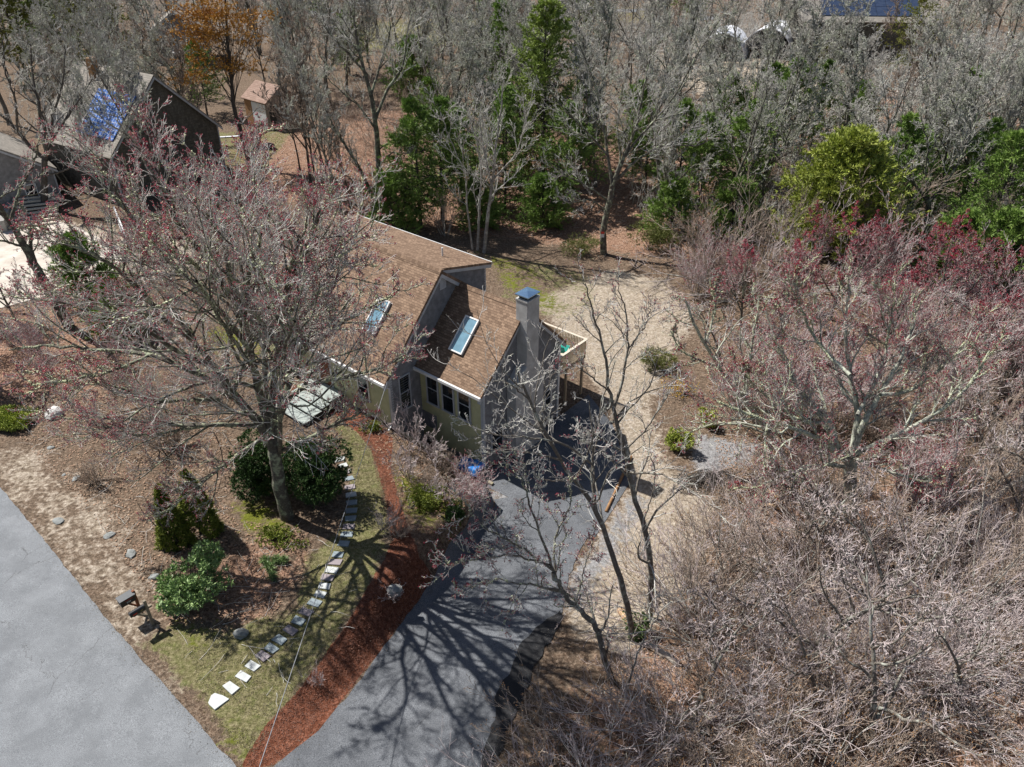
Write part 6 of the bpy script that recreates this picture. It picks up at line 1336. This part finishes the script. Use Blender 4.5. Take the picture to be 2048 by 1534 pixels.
ob = MB().rock((0, 0, .3), .6, .4, .35, 90).build('covered_mower', 'soot_shade_black', label='small dark covered object on the lawn below the shed', cat='mower'); ob.location = at(538, 298)
# distant grey-roofed house
gable_house('distant_house', at(1075, 150), math.radians(10), 9, 11, 2.4, 2.4, 'distant single-storey house showing only its grey roof above the pines', 'siding_grey', 'roof_dark')
# far right shingled house with solar roof
fh = empty('far_house', tuple(at(1860, 120)), math.radians(-4), label='long dark-shingled house with solar panels at the top right', cat='house')
FW, FD, FH_ = 20.0, 9.0, 5.4
m = MB(); PL = ((0, -.5), (FD, -.5), (FD, FH_), (FD / 2, FH_ + 2.6), (0, FH_)); m.prism([(0, y, z) for y, z in PL], [(-FW, y, z) for y, z in PL]); o = m.build('wall', 'shingle_wall', fh); boxuv(o.data, (1, 0, 0), (0, 0, 1))
roofslab('roof', (-FW - .4, -.5, FH_ - .2), (.4, -.5, FH_ - .2), (.4, FD / 2, FH_ + 2.75), (-FW - .4, FD / 2, FH_ + 2.75), .15, 'roof_grey', fh)
roofslab('roof', (.4, FD + .5, FH_ - .2), (-FW - .4, FD + .5, FH_ - .2), (-FW - .4, FD / 2 + .001, FH_ + 2.75), (.4, FD / 2 + .001, FH_ + 2.75), .15, 'roof_grey', fh)
nr = Vector((0, -.62, 1)).normalized(); slp = (2.95) / (FD / 2 + .5)
for i in range(9):
    for j in range(2):
        x0 = -FW + 3 + i * 1.6; y0 = .6 + j * 1.75; f_ = lambda y: FH_ - .2 + (y + .5) * slp
        b4 = [Vector((x0, y0, f_(y0))), Vector((x0 + 1.54, y0, f_(y0))), Vector((x0 + 1.54, y0 + 1.7, f_(y0 + 1.7))), Vector((x0, y0 + 1.7, f_(y0 + 1.7)))]
        o = MB().prism([p + nr * .06 for p in b4], [p + nr * .1 for p in b4]).build('solar_panel', 'solar_dark', fh); boxuv(o.data, (1, 0, 0), (0, .8, .5))
for a_, z_ in ((-15.5, 3.8), (-10.3, 1.3), (-6.8, 1.3), (-12.5, 3.9), (-3.5, 3.9), (-3.5, 1.3)): win('window', 'x', (a_, z_), 1.1, 1.3, -.02, -1, fh, frame='white_trim')
# white arched tent
tn = empty('arched_tent', tuple(at(1530, 118)), math.radians(-28), label='white arched fabric shelter beside the far shingled house', cat='tent')
A_ = [(4.0 * math.cos(t_), 4.4 * math.sin(t_)) for t_ in np.linspace(0, math.pi, 17)]; m = MB()
for i in range(16):
    (x0, z0), (x1, z1) = A_[i], A_[i + 1]; m.prism([(x0, 0, z0), (x1, 0, z1), (x1 * .97, 0, z1 * .97), (x0 * .97, 0, z0 * .97)], [(x0, 9, z0), (x1, 9, z1), (x1 * .97, 9, z1 * .97), (x0 * .97, 9, z0 * .97)])
m.build('cover', 'white_roof', tn); m = MB(); m.prism([(x * .965, 8.6, max(z * .965, 0)) for x, z in A_], [(x * .965, 8.7, max(z * .965, 0)) for x, z in A_]); m.build('end_panel', 'white_roof', tn)
tn2 = copytree(tn, tuple(at(1440, 122)), math.radians(-20), .9, label='second lower arched shelter left of the white fabric one', cat='tent')
# car in the far yard
cr = empty('parked_car', tuple(at(1548, 158)), math.radians(8), label='pale car parked in the sandy yard below the white tent', cat='car')
prof = [(-2.2, .35), (2.2, .35), (2.25, .75), (1.3, .9), (.7, 1.4), (-1.1, 1.45), (-1.9, .98), (-2.25, .9)]
MB().prism([(x, -.85, z) for x, z in prof], [(x, .85, z) for x, z in prof]).build('body', 'car_paint', cr, bevel=.05)
MB().prism([(x, -.87, z) for x, z in ((-1.7, .98), (1.1, .95), (.62, 1.33), (-1.05, 1.37))], [(x, .87, z) for x, z in ((-1.7, .98), (1.1, .95), (.62, 1.33), (-1.05, 1.37))]).build('window', 'glass_dark', cr)
for wx in (-1.35, 1.35):
    for wy in (-.86, .86): MB().tube([(wx, wy - .1, .33), (wx, wy + .1, .33)], .33, 14).build('wheel', 'tyre', cr)
for i, (a, b_, sz) in enumerate([(1575, 175, .9), (1600, 170, .7), (1900, 215, .9), (1870, 218, 1.0)]):
    o = MB().rock((0, 0, .2), sz, sz * .7, sz * .45, 95 + i).build('boulder', 'pebble_white', label=['pale boulder below the parked car, left of a smaller one', 'smaller pale boulder right of the one below the parked car', 'right of the two pale boulders near the far right wood', 'left of the two pale boulders near the far right wood'][i], cat='rock', group='pale boulders in the far yard'); o.location = at(a, b_)
ribbon('neighbour_driveway', [at(-90, 455)[:2], at(40, 432)[:2], at(140, 448)[:2], at(250, 500)[:2]], [at(-90, 640)[:2], at(20, 612)[:2], at(120, 585)[:2], at(235, 545)[:2]], simple('pale_gravel', (.60, .55, .48), (.42, .37, .31), 1.2, .95, world=True, detail=8), .03, 60, 30)
M['grit'] = simple('grit', (.42, .37, .30), (.28, .24, .19), 9, .9, world=True)
def edgescatter(poly, n, wd, seed, off):
    rg = np.random.default_rng(seed); P = np.array(poly); i = rg.integers(0, len(P) - 1, n); t = rg.uniform(0, 1, (n, 1)); q = P[i] * (1 - t) + P[i + 1] * t; d = unit(P[i + 1] - P[i]); nr_ = np.stack([d[:, 1], -d[:, 0]], -1)
    return q + nr_ * (off + rg.exponential(wd, n) * rg.choice([-1, 1], n))[:, None]
q = np.concatenate([edgescatter(re, 2600, .12, 1, 0), edgescatter(DL, 1500, .15, 2, 0), edgescatter(DR, 1500, .12, 3, 0)])
q = q[(q[:, 1] > 5) & (q[:, 1] < 45)]
v_, t_ = tetras(np.stack([q[:, 0], q[:, 1], terrain(q[:, 0], q[:, 1]) + .04], -1), .011 * rg.uniform(.4, 1.5, len(q)), rg)
link('edge_grit', npmesh('edge_grit', v_, None, t_), 'grit', kind='stuff', label='loose grit and crumbs along the asphalt edges')
# distant lanes
def lane(name, pts, wd, mat='road'):
    P = np.array([at(*p)[:2] for p in pts]); d = unit(np.gradient(P, axis=0)); nrm = np.stack([-d[:, 1], d[:, 0]], -1)
    ribbon(name, P + nrm * wd / 2, P - nrm * wd / 2, mat, .05, 60, 6)
lane('far_lane', [(430, 50), (560, 30), (640, 24), (700, 8), (760, 2)], 5)
lane('far_lane', [(1180, 18), (1300, 22), (1400, 38), (1480, 30)], 5)
